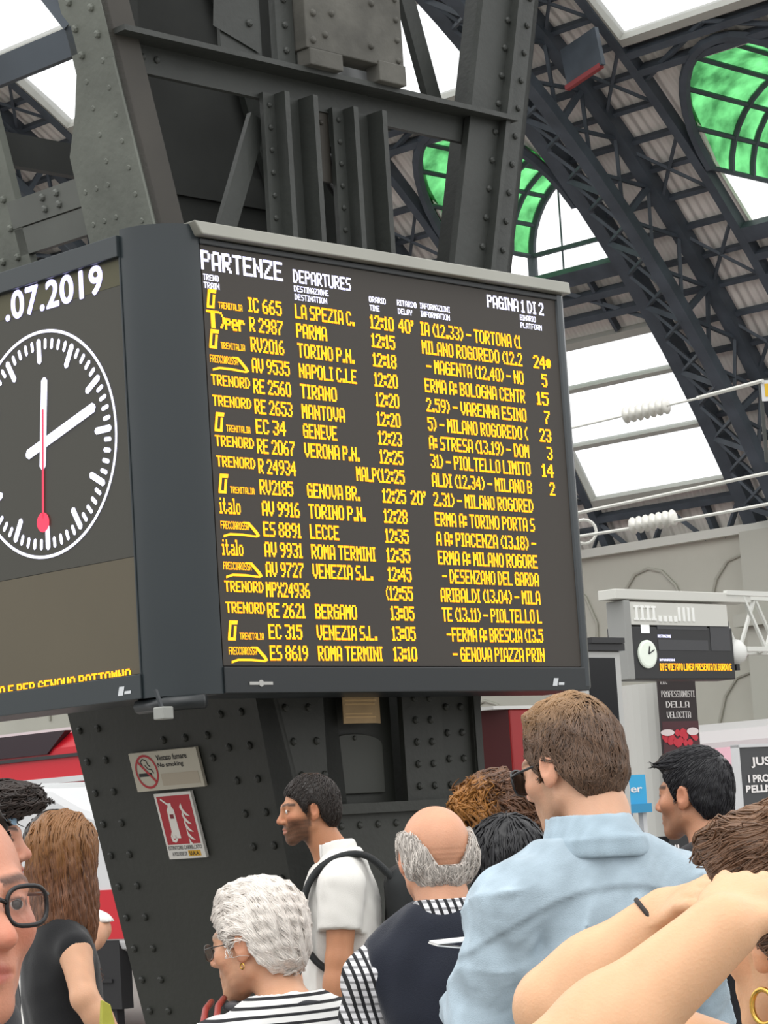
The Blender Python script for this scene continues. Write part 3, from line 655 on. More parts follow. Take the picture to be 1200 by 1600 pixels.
def stext(parent, name, txt, x0, x1, z, h, f, m, d=D_, fat=.004):
    c = bpy.data.curves.new('t', 'FONT'); c.body = txt; c.size = .1; c.offset = fat * .5
    o = bpy.data.objects.new('t', c); COL.objects.link(o); bpy.context.view_layer.update()
    me = bpy.data.meshes.new_from_object(o.evaluated_get(bpy.context.evaluated_depsgraph_get())); bpy.data.objects.remove(o)
    v = np.array([q.co[:] for q in me.vertices]); a, b = v.min(0), v.max(0)
    for q in me.vertices: q.co = f(x0 + (q.co.x - a[0]) / (b[0] - a[0]) * (x1 - x0), z + ((q.co.y - a[1]) / (b[1] - a[1]) - .5) * h, d)
    return put(name, me, m, parent)
ink = mat('ink', '1c1a18')
stext(sg, 'lettering', 'Vietato fumare', .185, .395, 2.008, .026, f, ink); stext(sg, 'lettering', 'No smoking', .185, .36, 1.972, .026, f, ink)
m_ = MB(); m_.add([f(a, b, D_ - .0005) for a, b in ((.19, 1.88), (.445, 1.88), (.445, 1.935), (.19, 1.935))], [(0, 1, 2, 3)]); m_.build('faded_panel', mat('faded', 'a89e8c', .6), sg)
se, f = lsign('extinguisher_sign', 'red and white fire extinguisher sign below the smoking sign', 'sign', 1.033, 1.287, 1.546, 1.846, mat('sign_white', 'cfcdc6', .5))
m_ = MB(); m_.add([f(a, b, D_ - .001) for a, b in ((.014, 1.612), (.24, 1.612), (.24, 1.833), (.014, 1.833))], [(0, 1, 2, 3)]); m_.build('red_field', mat('field_red', 'a3202b', .5), se)
m_ = MB(); X0 = .09
def pz(pts, d=D_): m_.add([f(X0 + a, 1.72 + b, d) for a, b in pts], [tuple(range(len(pts)))])
pz([(-.028, -.08), (.028, -.08), (.024, .05), (.012, .065), (-.012, .065), (-.024, .05)]); pz([(-.012, .065), (.012, .065), (.012, .08), (-.012, .08)]); pz([(-.014, .072), (-.01, .08), (-.05, .105), (-.054, .098)])
pz([(-.028, -.05), (-.04, -.07), (-.036, -.094), (-.014, -.1), (.004, -.088), (.0, -.07), (-.01, -.062), (-.01, -.074), (-.006, -.08), (-.018, -.088), (-.028, -.08), (-.03, -.068), (-.022, -.056)])
for k in range(5):
    b = .06 - k * .036; pz([(.065 + .004 * k, b), (.078, b - .024), (.098, b - .04), (.123, b - .044), (.1, b - .026), (.085, b - .008), (.08, b + .018)])
m_.build('pictogram', mat('picto_white', 'd8d4cc', .5), se)
m_ = MB(); pz([(-.012, .01), (.014, .01), (.014, .03), (-.012, .03)], D_ + .0006); m_.build('gauge_window', mat('field_red2', '701620', .5), se)
m_ = MB(); m_.add([f(a, b, D_ - .001) for a, b in ((.14, 1.556), (.225, 1.556), (.225, 1.582), (.14, 1.582))], [(0, 1, 2, 3)]); m_.build('yellow_field', mat('field_yellow', 'c99a1e', .5), se)
stext(se, 'lettering', 'ESTINTORE CARRELLATO', .012, .242, 1.597, .018, f, mat('ink_grey', '5a5856')); stext(se, 'lettering', 'A POLVERE DI', .03, .13, 1.569, .018, f, mat('ink_grey', '5a5856')); stext(se, 'lettering', 'U.A.A.', .15, .215, 1.569, .018, f, ink)
# notice in the recess
nt_ = thing('paper_notice', 'yellowed paper notice in the pillar recess under the board', 'notice', S(1.03, .36, 2.09), A)
m_ = MB(); n = 8; ns = [(i / n * .27, -.0 + .02 * math.sin(i / n * PI) * 0 + (.0 if i < 6 else (i - 6) * .018)) for i in range(n + 1)]
m_.add([(x, y, z) for z in (0, .15) for x, y in ns] + [(x, y + .004, z) for z in (0, .15) for x, y in ns], [(i, i + 1, n + 2 + i, n + 1 + i) for i in range(n)] + [(2 * n + 2 + i, 3 * n + 3 + i, 3 * n + 4 + i, 2 * n + 3 + i) for i in range(n)])
m_.build('sheet', mat('old_paper', 'a98f68', .7, 0, .1, 10), nt_)
stext(nt_, 'lettering', 'La Polizia ricorda', .012, .2, .125, .016, lambda x, z, d: (x, -.002, z), mat('brown_ink', '6a3a1c')); 
m_ = MB()
for z, w_ in ((.1, .2), (.083, .19), (.04, .17), (.025, .19)): m_.add([(.012, -.002, z), (.012 + w_, -.002, z), (.012 + w_, -.002, z + .006), (.012, -.002, z + .006)], [(0, 1, 2, 3)])
m_.build('text_lines', mat('line_ink', 'c7a878', .7), nt_)
# ================================================================== THINGS BEHIND AND BESIDE THE PILLAR
def onT(px, py, t):     # where a line of sight meets the vertical plane t (hall axes): p, z
    d = ray(px, py); k = t / (d @ TV); q = CAMP + d * k; return float(q @ PV), float(q[2])
def onP(px, py, p):
    d = ray(px, py); k = p / (d @ PV); q = CAMP + d * k; return float(q @ TV), float(q[2])
def SW(p, t, z=0.0): return S(p, t, z, W0)
sign_dark = mat('sign_dark', '1f2022', .4); sign_pale = mat('sign_pale', 'c6c6bf', .6)
# platform sign with clock
T0 = 22.6
p0, zb0 = onT(984, 1062, T0); p1, _z = onT(1150, 1058, T0); zt0 = onT(984, 978, T0)[1]
ps = thing('platform_sign', 'hanging dark platform sign with small round clock at the right', 'sign', SW(p0, T0, zb0), A)
W_, H_ = p1 - p0, zt0 - zb0
m_ = MB(); m_.box(0, W_, 0, .35, 0, H_); m_.build('box', sign_dark, ps, bevel=.02)
m_ = MB(); m_.box(-.04, .10, -.03, .3, .0, H_ + .36); m_.build('side_post', mat('post_grey', '8c8d8a', .5), ps, bevel=.015)
m_ = MB(); m_.box(.1, W_ - .12, -.02, .3, H_ + .02, H_ + .34); m_.build('header_panel', sign_pale, ps)
m_ = MB()
for i, x in enumerate((.2, .33, .46, .59)): m_.box(x, x + .05, -.035, -.02, H_ + .09, H_ + .28); m_.box(x - .03, x + .08, -.033, -.02, H_ + .26, H_ + .29); m_.box(x - .03, x + .08, -.033, -.02, H_ + .08, H_ + .11)
for i in range(4): m_.box(.72 + i * .12, .79 + i * .12, -.033, -.02, H_ + .07, H_ + .15)
for i in range(4): m_.box(1.18 + i * .11, 1.23 + i * .11, -.033, -.02, H_ + .08, H_ + .28)
m_.build('header_figures', mat('header_white', 'e9eae6', .6), ps)
m_ = MB(); m_.box(-.2, W_ + .5, -.02, .3, H_ + .38, H_ + .52); m_.build('top_beam', sign_pale, ps, bevel=.01)
m_ = MB(); m_.lathe([(.2, 0), (.2, .03), (.17, .04)], (.42, 0, .36), 28, ((1, 0, 0), (0, 0, 1), (0, -1, 0))); dl = m_.build('dial', mat('dial_white', 'd6ded2', .4, emit=.25), ps)
m_ = MB(); m_.bar((.42, -.045, .36), (.45, -.045, .47), .02, .01, (0, 1, 0)); m_.bar((.42, -.045, .36), (.55, -.045, .42), .015, .01, (0, 1, 0)); m_.build('clock_hands', sign_dark, dl)
m_ = MB(); m_.box(.33, .52, -.012, 0, .66, .93); m_.build('number_panel', mat('panel_white', 'e8ece8', .5, emit=.6), ps, bevel=.02)
m_ = MB()
for z0_, z1_ in ((.72, .86), (.42, .57)): m_.box(.7, W_ - .62, -.006, 0, z0_, z1_)
m_.box(W_ - .55, W_ - .08, -.006, 0, .42, .86); m_.build('display_panel', mat('display_grey', '3c3d40', .5), ps)
m_ = MB(); fn2 = lambda x, z: (x, -.008, z)
led(m_, 'ORA', .7, .95, .91, .04, fn2); led(m_, 'CARROZZA', W_ - .55, W_ - .3, .92, .035, fn2); led(m_, 'DESTINAZIONE', .7, 1.0, .62, .04, fn2); led(m_, 'INFORMAZIONI', .7, 1.05, .28, .03, fn2); m_.build('sign_captions', white, ps)
m_ = MB(); led(m_, 'DI E VIETATO LINEA PRESENTA DI BORDO E', .7, W_ - .1, .18, .1, fn2, .45); m_.build('sign_message', amber, ps)
m_ = MB(); m_.tube([(0, 0, 0), (0, 0, .01)], .02, 6)
dc = thing('dome_camera', 'white dome camera at the right end of the platform sign', 'camera', SW(p0 + W_ + .16, T0 + .1, zb0 + .28), A)
m_ = MB(); m_.lathe([(.02, .32), (.1, .3), (.17, .2), (.18, .08), (.14, 0), (.05, -.05)], (0, 0, 0), 20); m_.build('dome', mat('dome_white', 'd8d9d5', .4), dc, smooth=True)
m_ = MB(); m_.box(-.03, .05, -.03, .03, -.14, -.05); m_.build('lens_block', sign_dark, dc)
gt = thing('sign_gantry', 'white lattice gantry carrying the platform sign', 'gantry', SW(p0 + W_ + .3, T0, zb0), A)
m_ = MB(); tw_ = mat('gantry_white', 'cfd0ca', .5)
for y in (0, .5):
    for z in (.45, 1.28): m_.bar((-.4 if z > 1 else 0, y, z), (5, y, z), .07)
m_.build('chord', tw_, gt)
m_ = MB()
for i in range(9):
    for y in (0, .5): m_.bar((i * .5, y, .45 if i % 2 else 1.28), (i * .5 + .5, y, 1.28 if i % 2 else .45), .045)
    m_.bar((i * .5, 0, .45), (i * .5, .5, .45), .04); m_.bar((i * .5, 0, .45), (i * .5 + .5, .5, .45), .04)
m_.build('lattice', tw_, gt)
# white column with banner
T1 = 24.6; p0c = onT(1010, 1250, T1)[0]; p1c = onT(1113, 1250, T1)[0]
cl = thing('advert_column', 'white round column with a dark hanging banner below the platform sign', 'column', SW((p0c + p1c) / 2, T1, 0), A)
rr_ = (p1c - p0c) * .36
m_ = MB(); m_.lathe([(rr_, 0), (rr_, 3.62)], (0, .3, 0), 32); m_.build('shaft', mat('column_white', 'b9b9b4', .5), cl, smooth=False)
bz0, bz1 = 1.1, onT(1055, 1058, T1 - .32)[1]; b0_ = onT(1030, 1100, T1 - .32)[0] - (p0c + p1c) / 2; b1_ = onT(1087, 1100, T1 - .32)[0] - (p0c + p1c) / 2
m_ = MB(); m_.box(b0_, b1_, -.34, -.3, bz0, bz1); bn = m_.build('banner', mat('banner_black', '241a1c', .5), cl)
m_ = MB(); fb = lambda x, z: (x, -.345, z)
bw_ = b1_ - b0_
led(m_, 'PROFESSIONISTI', b0_ + .04, b1_ - .05, bz1 - .26, .1, fb); led(m_, 'DELLA', b0_ + .14, b1_ - .2, bz1 - .42, .1, fb); led(m_, 'VELOCITA', b0_ + .14, b1_ - .18, bz1 - .58, .1, fb); led(m_, 'ED.', b0_ + .04, b0_ + .2, bz1 - .08, .06, fb); m_.build('banner_lettering', mat('banner_white', 'e6e2e0', .5), bn)
m_ = MB(); m_.add([fb(b0_, bz1 - .68), fb(b1_, bz1 - .68), fb(b1_, bz0), fb(b0_, bz0)], [(3, 2, 1, 0)]); m_.build('banner_lower', mat('banner_maroon', '4a2028', .5), bn)
m_ = MB()
for k in range(26):
    x = b0_ + .04 + (bw_ - .08) * rng.random(); z = bz1 - 1.02 + .18 * rng.random() * (1 - abs((x - b0_) / bw_ - .5) * .6); r_ = .05 + .03 * rng.random()
    m_.add([(x + r_ * math.cos(a), -.347 - .0004 * k, z + r_ * .8 * math.sin(a)) for a in [i * PI / 5 for i in range(10)]], [tuple(range(10))])
m_.build('banner_fruit', mat('fruit_red', 'c8283c', .4), bn)
m_ = MB(); m_.add([(b0_ + .1 + .17 * math.cos(a), -.362, bz1 - .85 + .05 * math.sin(a)) for a in [i * PI / 8 for i in range(16)]], [tuple(range(16))]); m_.add([(b1_ - .18 + .15 * math.cos(a), -.362, bz1 - .84 + .06 * math.sin(a)) for a in [i * PI / 8 for i in range(16)]], [tuple(range(16))]); m_.build('banner_cream', mat('cream_white', 'e6d8d8', .5), bn)
m_ = MB(); led(m_, 'CON PASSIONE', b0_ + .08, b1_ - .08, bz1 - 1.42, .09, fb); led(m_, 'RAPIDI', b0_ + .2, b1_ - .2, bz1 - 1.55, .07, fb); m_.build('banner_red_lettering', mat('letter_red', 'b02834', .5), bn)
m_ = MB(); m_.tube([(rr_ * .96 + .05 * math.sin(i * 1.3), .1, .3 + i * .05) for i in range(66)], .03, 6); m_.build('coiled_cable', mat('coil_grey', '8e8c84', .5), cl)
# dark glossy totem right of the board
T2 = 11.5; a0 = onT(917, 1010, T2); a1 = onT(968, 1010, T2)
tt = thing('advert_totem', 'tall black display totem with a white edge right of the departures board', 'totem', SW(a0[0], T2, 0), A)
TW_ = a1[0] - a0[0]; m_ = MB(); m_.box(0, TW_, 0, .25, 0, a0[1] - .03); m_.build('frame', mat('totem_frame', 'b8b9b6', .35, .2), tt, bevel=.01)
m_ = MB(); m_.box(.0, TW_ - .07, -.006, .01, .25, a0[1] - .08); m_.build('black_panel', mat('totem_glass', '0c0d0e', .12), tt)
m_ = MB(); m_.box(-.02, TW_ + .02, -.03, .3, a0[1] - .03, a0[1] + .02); m_.box(.0, TW_, -.05, .0, a0[1] + .02, a0[1] + .06); m_.build('cap', sign_dark, tt)
# red kiosk
T3 = 9.3; r0 = onT(770, 1100, T3); r1 = onT(900, 1095, T3); rm = onT(793, 1097, T3)[0]
rk = thing('red_kiosk', 'dark red upright kiosk box behind the man in denim', 'kiosk', SW(r0[0], T3, 0), A)
rd = mat('kiosk_red', '9c1c1e', .4, 0, .05, 3)
m_ = MB(); m_.box(rm - r0[0], r1[0] - r0[0], -.01, .9, .05, r0[1] - .03); m_.build('body', rd, rk, bevel=.01)
m_ = MB(); m_.hexa([(0, .12, .05), (rm - r0[0], 0, .05), (rm - r0[0], .9, .05), (0, .9, .05), (0, .12, r0[1] - .03), (rm - r0[0], 0, r0[1] - .03), (rm - r0[0], .9, r0[1] - .03), (0, .9, r0[1] - .03)]); m_.build('side_panel', mat('kiosk_dark_red', '4a1214', .45), rk)
m_ = MB(); m_.box(-.02, r1[0] - r0[0] + .02, -.02, .92, r0[1] - .03, r0[1] - .012); m_.build('white_rim', mat('rim_white', 'd6d6d2', .5), rk)
m_ = MB(); m_.box(0, r1[0] - r0[0], .02, .88, 0, .05); m_.build('plinth', sign_dark, rk)
# trains: bodies run along the tracks
def train(name, label, p_, t0, t1, w_, bands, z0, z1, nose=None):
    r = thing(name, label, 'train', SW(p_, t0, 0), A); prof = [(0, z0), (0, z1 - .5), (.12, z1 - .25), (.45, z1 - .06), (1.0, z1)]; prof = prof + [(w_ - a, z) for a, z in prof[::-1]]
    m = MB(); m.prism(prof, lambda a, b, d: (a, d, b), 0, t1 - t0); m.build('car_body', bands[0], r)
    for nm, m2, za, zb2, ta, tb in bands[1]:
        m = MB(); m.box(-.012, .01, ta, tb, za, zb2); m.build(nm, m2, r)
    return r
tr_white = mat('train_white', 'c9cacb', .25, 0, .04, 1); tr_red = mat('train_red', 'c01a28', .3); tr_glass = mat('train_glass', '33282c', .12); tr_mag = mat('train_magenta', 'a8345e', .35); tr_under = mat('train_under', '1c1c1e', .7)
ta, za = onP(132, 1140, 28.5); tb_ = 60
ra = thing('red_train', 'red train with dark window at the far left', 'train', SW(28.5, ta - 3, 0), A)
m_ = MB(); m_.prism([(0, 2.6), (0, 3.45), (.1, 3.7), (.5, za + .05), (2.3, za + .05), (2.7, 3.7), (2.8, 3.45), (2.8, 2.6)], lambda a, b, d: (a, d, b), 0, 40); m_.build('upper_body', tr_red, ra)
m_ = MB(); m_.box(.0, 2.8, 0, 40, 1.2, 2.6); m_.build('lower_body', tr_under, ra)
m_ = MB(); tw0, tw1 = onP(92, 1150, 28.5)[0] - (ta - 3), 40; zA, zB_ = onP(60, 1180, 28.5)[1], onP(60, 1146, 28.5)[1]
m_.prism([(tw0 + .3, zA), (tw0 - .25, zB_), (tw1, zB_), (tw1, zA)], lambda a, b, d: (d, a, b), -.05, .1); m_.build('window_band', tr_glass, ra)
m_ = MB(); m_.box(-.05, .02, 0, 40, zA - .09, zA - .03); m_.build('window_ledge', sign_dark, ra)
m_ = MB(); zs_ = onP(60, 1222, 28.5)[1]; m_.box(-.03, .02, 0, 40, zs_ - .05, zs_ + .05); m_.box(.3, 2.5, 0, 40, za + .02, za + .1); m_.build('stripe_and_roof_highlight', tr_white, ra)  # lower white stripe, plus a white roof slab painted as the highlight on top
m_ = MB(); m_.box(.1, 2.7, .2, 39.8, 0.0, 1.2); m_.build('bogies', tr_under, ra)
# nearer white nose with red stripe
rb_ = thing('white_train', 'white train nose with a red stripe left of the pillar', 'train', SW(13.9, 14.6, 0), A)
pf = [(0.2, .75), (.0, 1.0), (.5, 1.35), (1.4, 1.66), (2.65, 1.99), (3.05, 2.16), (4.3, 2.25), (8.5, 2.3), (11, 3.4), (13, 3.75), (30, 3.8), (30, .75)]
m_ = MB(); m_.prism(pf, lambda a, b, d: (d, a, b), 0, 2.8); m_.build('nose_body', tr_white, rb_, bevel=.08)
m_ = MB(); m_.box(-.012, .02, .1, 30, .86, 1.27); m_.build('red_stripe', tr_red, rb_)
m_ = MB(); sk_ = onP(188, 1500, 13.9)[0] - 14.6; m_.box(-.005, .12, sk_, 30, .28, .85); m_.box(-.02, 0, sk_ + .1, 29, .5, .53); m_.build('skirt', tr_under, rb_)
m_ = MB(); m_.box(.2, 2.6, sk_ + 4, 29, 0, .8); m_.box(.02, .1, sk_ + .1, 29, 0, .3); m_.build('bogies', tr_under, rb_)
m_ = MB(); m_.prism([(10.2, 2.6), (11.2, 3.2), (13, 3.45), (13, 2.6)], lambda a, b, d: (d, a, b), -.01, .02); m_.build('cab_window', tr_glass, rb_)
# far pink and magenta train along the side wall
rc_ = thing('magenta_train', 'pink and magenta train along the far cream wall', 'train', SW(47.3, 18, 0), A)
m_ = MB(); m_.prism([(0, 2.35), (.1, 2.75), (.5, 3.05), (2.3, 3.05), (2.7, 2.75), (2.8, 2.35)], lambda a, b, d: (a, d, b), 0, 45); m_.build('roof', mat('train_pink', 'd8a8b4', .35), rc_)
m_ = MB(); m_.box(0, 2.8, 0, 45, .3, 2.35); m_.build('car_body', tr_mag, rc_)
m_ = MB(); m_.box(-.02, .02, 0, 45, 2.28, 2.36); m_.build('gutter', tr_under, rc_)
m_ = MB()
for i in range(14): m_.box(-.015, .02, 1 + i * 3.1, 3 + i * 3.1, 1.2, 2.0)
m_.build('window_band', tr_glass, rc_); m_ = MB(); m_.box(.3, 2.5, .5, 44, 0, .3); m_.build('bogies', tr_under, rc_)
# roofs of parked white cars beyond, far right
rw_ = thing('white_railcar', 'white railcar roof at the far right behind the black sign', 'train', SW(51.5, 16, 0), A)
m_ = MB(); m_.prism([(0, .3), (0, 3.3), (.2, 3.6), (.8, 3.8), (2, 3.8), (2.6, 3.6), (2.8, 3.3), (2.8, .3)], lambda a, b, d: (a, d, b), 0, 27); m_.build('car_body', mat('railcar_white', 'd6d3d2', .4), rw_)
m_ = MB(); m_.bar((.5, 8, 3.8), (.6, 9, 5.0), .12); m_.bar((.6, 9, 5.0), (.6, 7.7, 5.6), .12); m_.box(.2, 1.1, 7.4, 8.2, 5.55, 5.7); m_.build('pantograph', mat('panto_grey', '8a8c8a', .5), rw_); m_ = MB(); m_.box(.3, 2.5, .5, 26, 0, .3); m_.build('bogies', tr_under, rw_)
# cyan shop sign, blue panel, small stand
T4 = 16.5; c0 = onT(980, 1268, T4); c1 = onT(1008, 1210, T4)
cy = thing('cyan_sign', 'bright cyan sign board between totem and white column', 'sign', SW(c0[0], T4, 0), A)
cw_ = c1[0] - c0[0]; m_ = MB(); m_.box(-.25, cw_, 0, .12, c0[1] + .07, c1[1]); m_.build('board', mat('cyan', '2c9fd0', .4), cy)
m_ = MB(); m_.box(-.25, cw_ + .01, -.05, .12, c0[1] - .02, c0[1] + .07); m_.build('lip', mat('cyan_dark', '2787b4', .4), cy)
stext(cy, 'lettering', 'eller', -.12, cw_ - .07, c1[1] - .14, .075, lambda x, z, d: (x, -.006, z), mat('banner_white', 'e6e2e0'))
m_ = MB(); m_.box(-.2, -.1, .02, .08, 0, c0[1]); m_.box(cw_ - .06, cw_, .02, .08, 0, c0[1]); m_.build('post', tr_white, cy)
m_ = MB(); m_.box(-.08, .12, .03, .06, .4, c0[1] - .02); m_.build('blue_panel', mat('blue_panel', '1c66b4', .4), cy)
m_ = MB(); m_.box(.15, cw_ - .08, .03, .06, .3, c0[1] - .2); m_.build('dark_panel', sign_dark, cy)
# black sign with white letters, far right
T5 = 12.0; k0 = onT(1160, 1250, T5); k1 = onT(1160, 1168, T5)
bs = thing('black_sign', 'black sign with white capital letters at the right edge', 'sign', SW(k0[0], T5, 0), A)
bh = k1[1] - k0[1]; m_ = MB(); m_.box(0, .72, 0, .05, k0[1] - .25, k1[1]); m_.build('board', mat('sign_charcoal', '3b3c3e', .5), bs)
m_ = MB(); m_.box(-.02, .0, -.01, .06, k0[1] - .3, k1[1] + .02); m_.box(-.02, .74, -.01, .06, k1[1], k1[1] + .025); m_.build('frame', tr_white, bs)
wl_ = mat('banner_white', 'e6e2e0'); fk = lambda x, z, d: (x, -.006, z)
stext(bs, 'lettering', 'JUST', .145, .5, k1[1] - .12, .085, fk, wl_, fat=.006); stext(bs, 'lettering', 'I PROFUMI', .09, .62, k1[1] - .245, .06, fk, wl_, fat=.008); stext(bs, 'lettering', 'BELLISSIMI', .05, .6, k1[1] - .325, .06, fk, wl_, fat=.008)
m_ = MB(); m_.box(0, .06, .0, .05, 0, k0[1] - .25); m_.box(.64, .7, .0, .05, 0, k0[1] - .25); m_.build('leg', sign_dark, bs)
# small black stand with white letters behind the black-haired man
T6 = 7.9; q0 = onT(1052, 1345, T6)
st2 = thing('black_stand', 'small black stand with white letters below the white column', 'stand', SW(q0[0], T6, 0), A)
m_ = MB(); m_.box(-.02, .3, 0, .3, 0, q0[1] + .12); m_.build('box', mat('stand_black', '17181a', .5), st2)
stext(st2, 'lettering', 'IL', .012, .075, q0[1] + .045, .065, lambda x, z, d: (x, -.006, z), wl_, fat=.004)
# overhead wires with insulators, warning plate
wire_m = mat('wire_pale', 'c9c9c2', .5, .2); ins_m = mat('insulator', 'd9d8d0', .3)
def wire(label, a, b, d0, d1, ins=None, r=.018, sag=.0, ring=False):
    A0, B0_ = at(*a, d0), at(*b, d1); o = thing('overhead_wire', label, 'wire', A0, 0.0)
    pts = [tuple((B0_ - A0) * k / 12 - ZV * sag * 4 * (k / 12) * (1 - k / 12)) for k in range(13)]
    m = MB(); m.tube(pts, r, 6); m.build('cable', wire_m, o)
    if ins:
        dirv = Vector((B0_ - A0)).normalized(); x = dirv.cross(Vector((0, 0, 1))).normalized(); y = dirv.cross(x)
        c = Vector(tuple((B0_ - A0) * ins)); m = MB(); L_ = .55; prof = []
        for i in range(7):
            h = -L_ / 2 + i * L_ / 6; prof += [(.04, h - .02), (.10, h), (.04, h + .02)]
        m.lathe(prof, c, 12, (tuple(x), tuple(y), tuple(dirv))); m.build('insulator', ins_m, o, smooth=True)
    if ring:
        m = MB(); m.tube([(.06 + .14 * math.cos(i * PI / 8), 0, .05 + .14 * math.sin(i * PI / 8)) for i in range(16)], .02, 6, closed=True); m.build('ring', wire_m, o)
wire('pale overhead wire with insulator below the skylight, beside the board', (905, 838), (1560, 710), 29.5, 26.0, .195, .02, .05, True)
wire('second pale wire just above the one with insulator', (900, 802), (1600, 655), 30.5, 27, None, .022)
wire('thin wire with insulator crossing the bright skylight', (880, 672), (1092, 622), 30, 28.8, .62, .014)
wire('wire from the skylight edge to the yellow warning plate', (1090, 622), (1192, 595), 30, 29.2, None, .025)
wp = thing('warning_plate', 'white warning plate with yellow field at the right edge', 'sign', at(1191, 627, 29.2), 0.0)
m_ = MB(); m_.box(0, .3, 0, .02, 0, .24); m_.build('plate', tr_white, wp)
m_ = MB(); m_.add([(.04, -.004, .05), (.2, -.004, .05), (.2, -.004, .2), (.04, -.004, .2)], [(0, 1, 2, 3)]); m_.build('yellow_field', mat('warning_yellow', 'd0a81e', .5), wp)
m_ = MB(); m_.bar((0, .03, -.7), (0, .03, .26), .04); m_.bar((0, .03, .24), (1.5, .03, .3), .04); m_.build('bracket', steel_dark, wp)
# ================================================================== ORGANIC SHAPES (smooth unions of rounded solids, turned into meshes)
f32 = np.float32
def smin(a, b, k):
    if k <= 0: return np.minimum(a, b)
    h = np.clip(.5 + .5 * (b - a) / k, 0, 1); return b + (a - b) * h - k * h * (1 - h)
class Shape:
    def __init__(s): s.ops = []
    def u(s, pr, k=.02): s.ops.append(('u', pr[0], pr[1], pr[2], k)); return s
    def cut(s, pr, k=.01): s.ops.append(('s', pr[0], pr[1], pr[2], k)); return s
    def keep(s, f, k=.004): s.ops.append(('i', f, None, None, k)); return s
    def warp(s, f): s.ops.append(('w', f, None, None, 0)); return s
    def at(s, X, Y, Z):
        D = None
        for op, f, lo, hi, k in s.ops:
            if op == 'w': D = D + f(X, Y, Z); continue
            d = f(X, Y, Z)
            if D is None: D = d + 0 * (X + Y + Z); continue
            if op == 'u': D = smin(D, d, k)
            elif op == 's': D = -smin(-D, d, k)
            else: D = -smin(-D, -d, k)
        return D
    def bounds(s):
        lo = np.min([o[2] for o in s.ops if o[0] == 'u'], 0); hi = np.max([o[3] for o in s.ops if o[0] == 'u'], 0); return lo, hi
    def grid(s, ax):
        X, Y, Z = [a.astype(f32) for a in ax]; D = np.full((len(X), len(Y), len(Z)), .25, f32)
        for op, f, lo, hi, k in s.ops:
            if op in 'us':
                m = max(2.2 * k, .022); sl = []
                for a, l, h in zip((X, Y, Z), lo, hi):
                    i0 = np.searchsorted(a, l - m); i1 = np.searchsorted(a, h + m); sl.append(slice(max(0, i0 - 1), min(len(a), i1 + 1)))
                if any(q.stop - q.start < 1 for q in sl): continue
                d = f(X[sl[0], None, None], Y[None, sl[1], None], Z[None, None, sl[2]]).astype(f32); v = D[sl[0], sl[1], sl[2]]
                D[sl[0], sl[1], sl[2]] = smin(v, d, k) if op == 'u' else -smin(-v, d, k)
            else:
                d = f(X[:, None, None], Y[None, :, None], Z[None, None, :])
                D = (D + d).astype(f32) if op == 'w' else (-smin(-D, -d, k)).astype(f32)
        return D
def nets(D, ax):
    """surface nets: grid of distances -> vertices, quads"""
    S_ = D < 0; nx, ny, nz = D.shape
    c = [(i, j, k) for i in (0, 1) for j in (0, 1) for k in (0, 1)]
    sub = lambda a, i, j, k: a[i:nx - 1 + i, j:ny - 1 + j, k:nz - 1 + k]
    cnt = sum(sub(S_, *q).astype(np.int8) for q in c); act = (cnt > 0) & (cnt < 8)
    idx = np.argwhere(act); n = len(idx); ids = np.full(act.shape, -1, np.int64); ids[act] = np.arange(n)
    P_ = np.zeros((n, 3)); W_ = np.zeros(n)
    vals = {q: D[idx[:, 0] + q[0], idx[:, 1] + q[1], idx[:, 2] + q[2]].astype(np.float64) for q in c}
    for a in c:
        for d in range(3):
            if a[d]: continue
            b = list(a); b[d] = 1; b = tuple(b); va, vb = vals[a], vals[b]; m = (va < 0) != (vb < 0)
            t = np.where(m, va / np.where(m, va - vb, 1), 0); p = np.array(a, float)[None, :].repeat(n, 0); p[:, d] = t
            P_[m] += p[m]; W_[m] += 1
    P_ = P_ / W_[:, None] + idx
    V = np.stack([np.interp(P_[:, d], np.arange(len(ax[d])), ax[d]) for d in range(3)], 1)
    F_ = []
    for d in range(3):
        e, f_ = [(1, 2), (2, 0), (0, 1)][d]
        A_ = np.argwhere(np.take(S_, range(S_.shape[d] - 1), d) != np.take(S_, range(1, S_.shape[d]), d))
        A_ = A_[(A_[:, e] > 0) & (A_[:, f_] > 0) & (A_[:, e] < D.shape[e] - 1) & (A_[:, f_] < D.shape[f_] - 1)]
        q = []
        for de, df in ((1, 1), (0, 1), (0, 0), (1, 0)):
            B = A_.copy(); B[:, e] -= de; B[:, f_] -= df; q.append(ids[B[:, 0], B[:, 1], B[:, 2]])
        q = np.stack(q, 1); flip = ~S_[A_[:, 0], A_[:, 1], A_[:, 2]]; q[flip] = q[flip][:, ::-1]; F_.append(q)
    F_ = np.concatenate(F_); F_ = F_[(F_ >= 0).all(1)]
    return V, F_
def axis(lo, hi, h, fine=None, hf=None):
    lo -= .03; hi += .03
    if not fine: return np.arange(lo, hi + h, h)
    a, b = fine; parts = []
    if a > lo: parts.append(np.arange(a, lo - h, -h)[1:][::-1])
    parts.append(np.arange(max(a, lo), min(b, hi), hf)); last = parts[-1][-1]
    if hi > last: parts.append(np.arange(last + h, hi + h, h))
    return np.concatenate(parts)
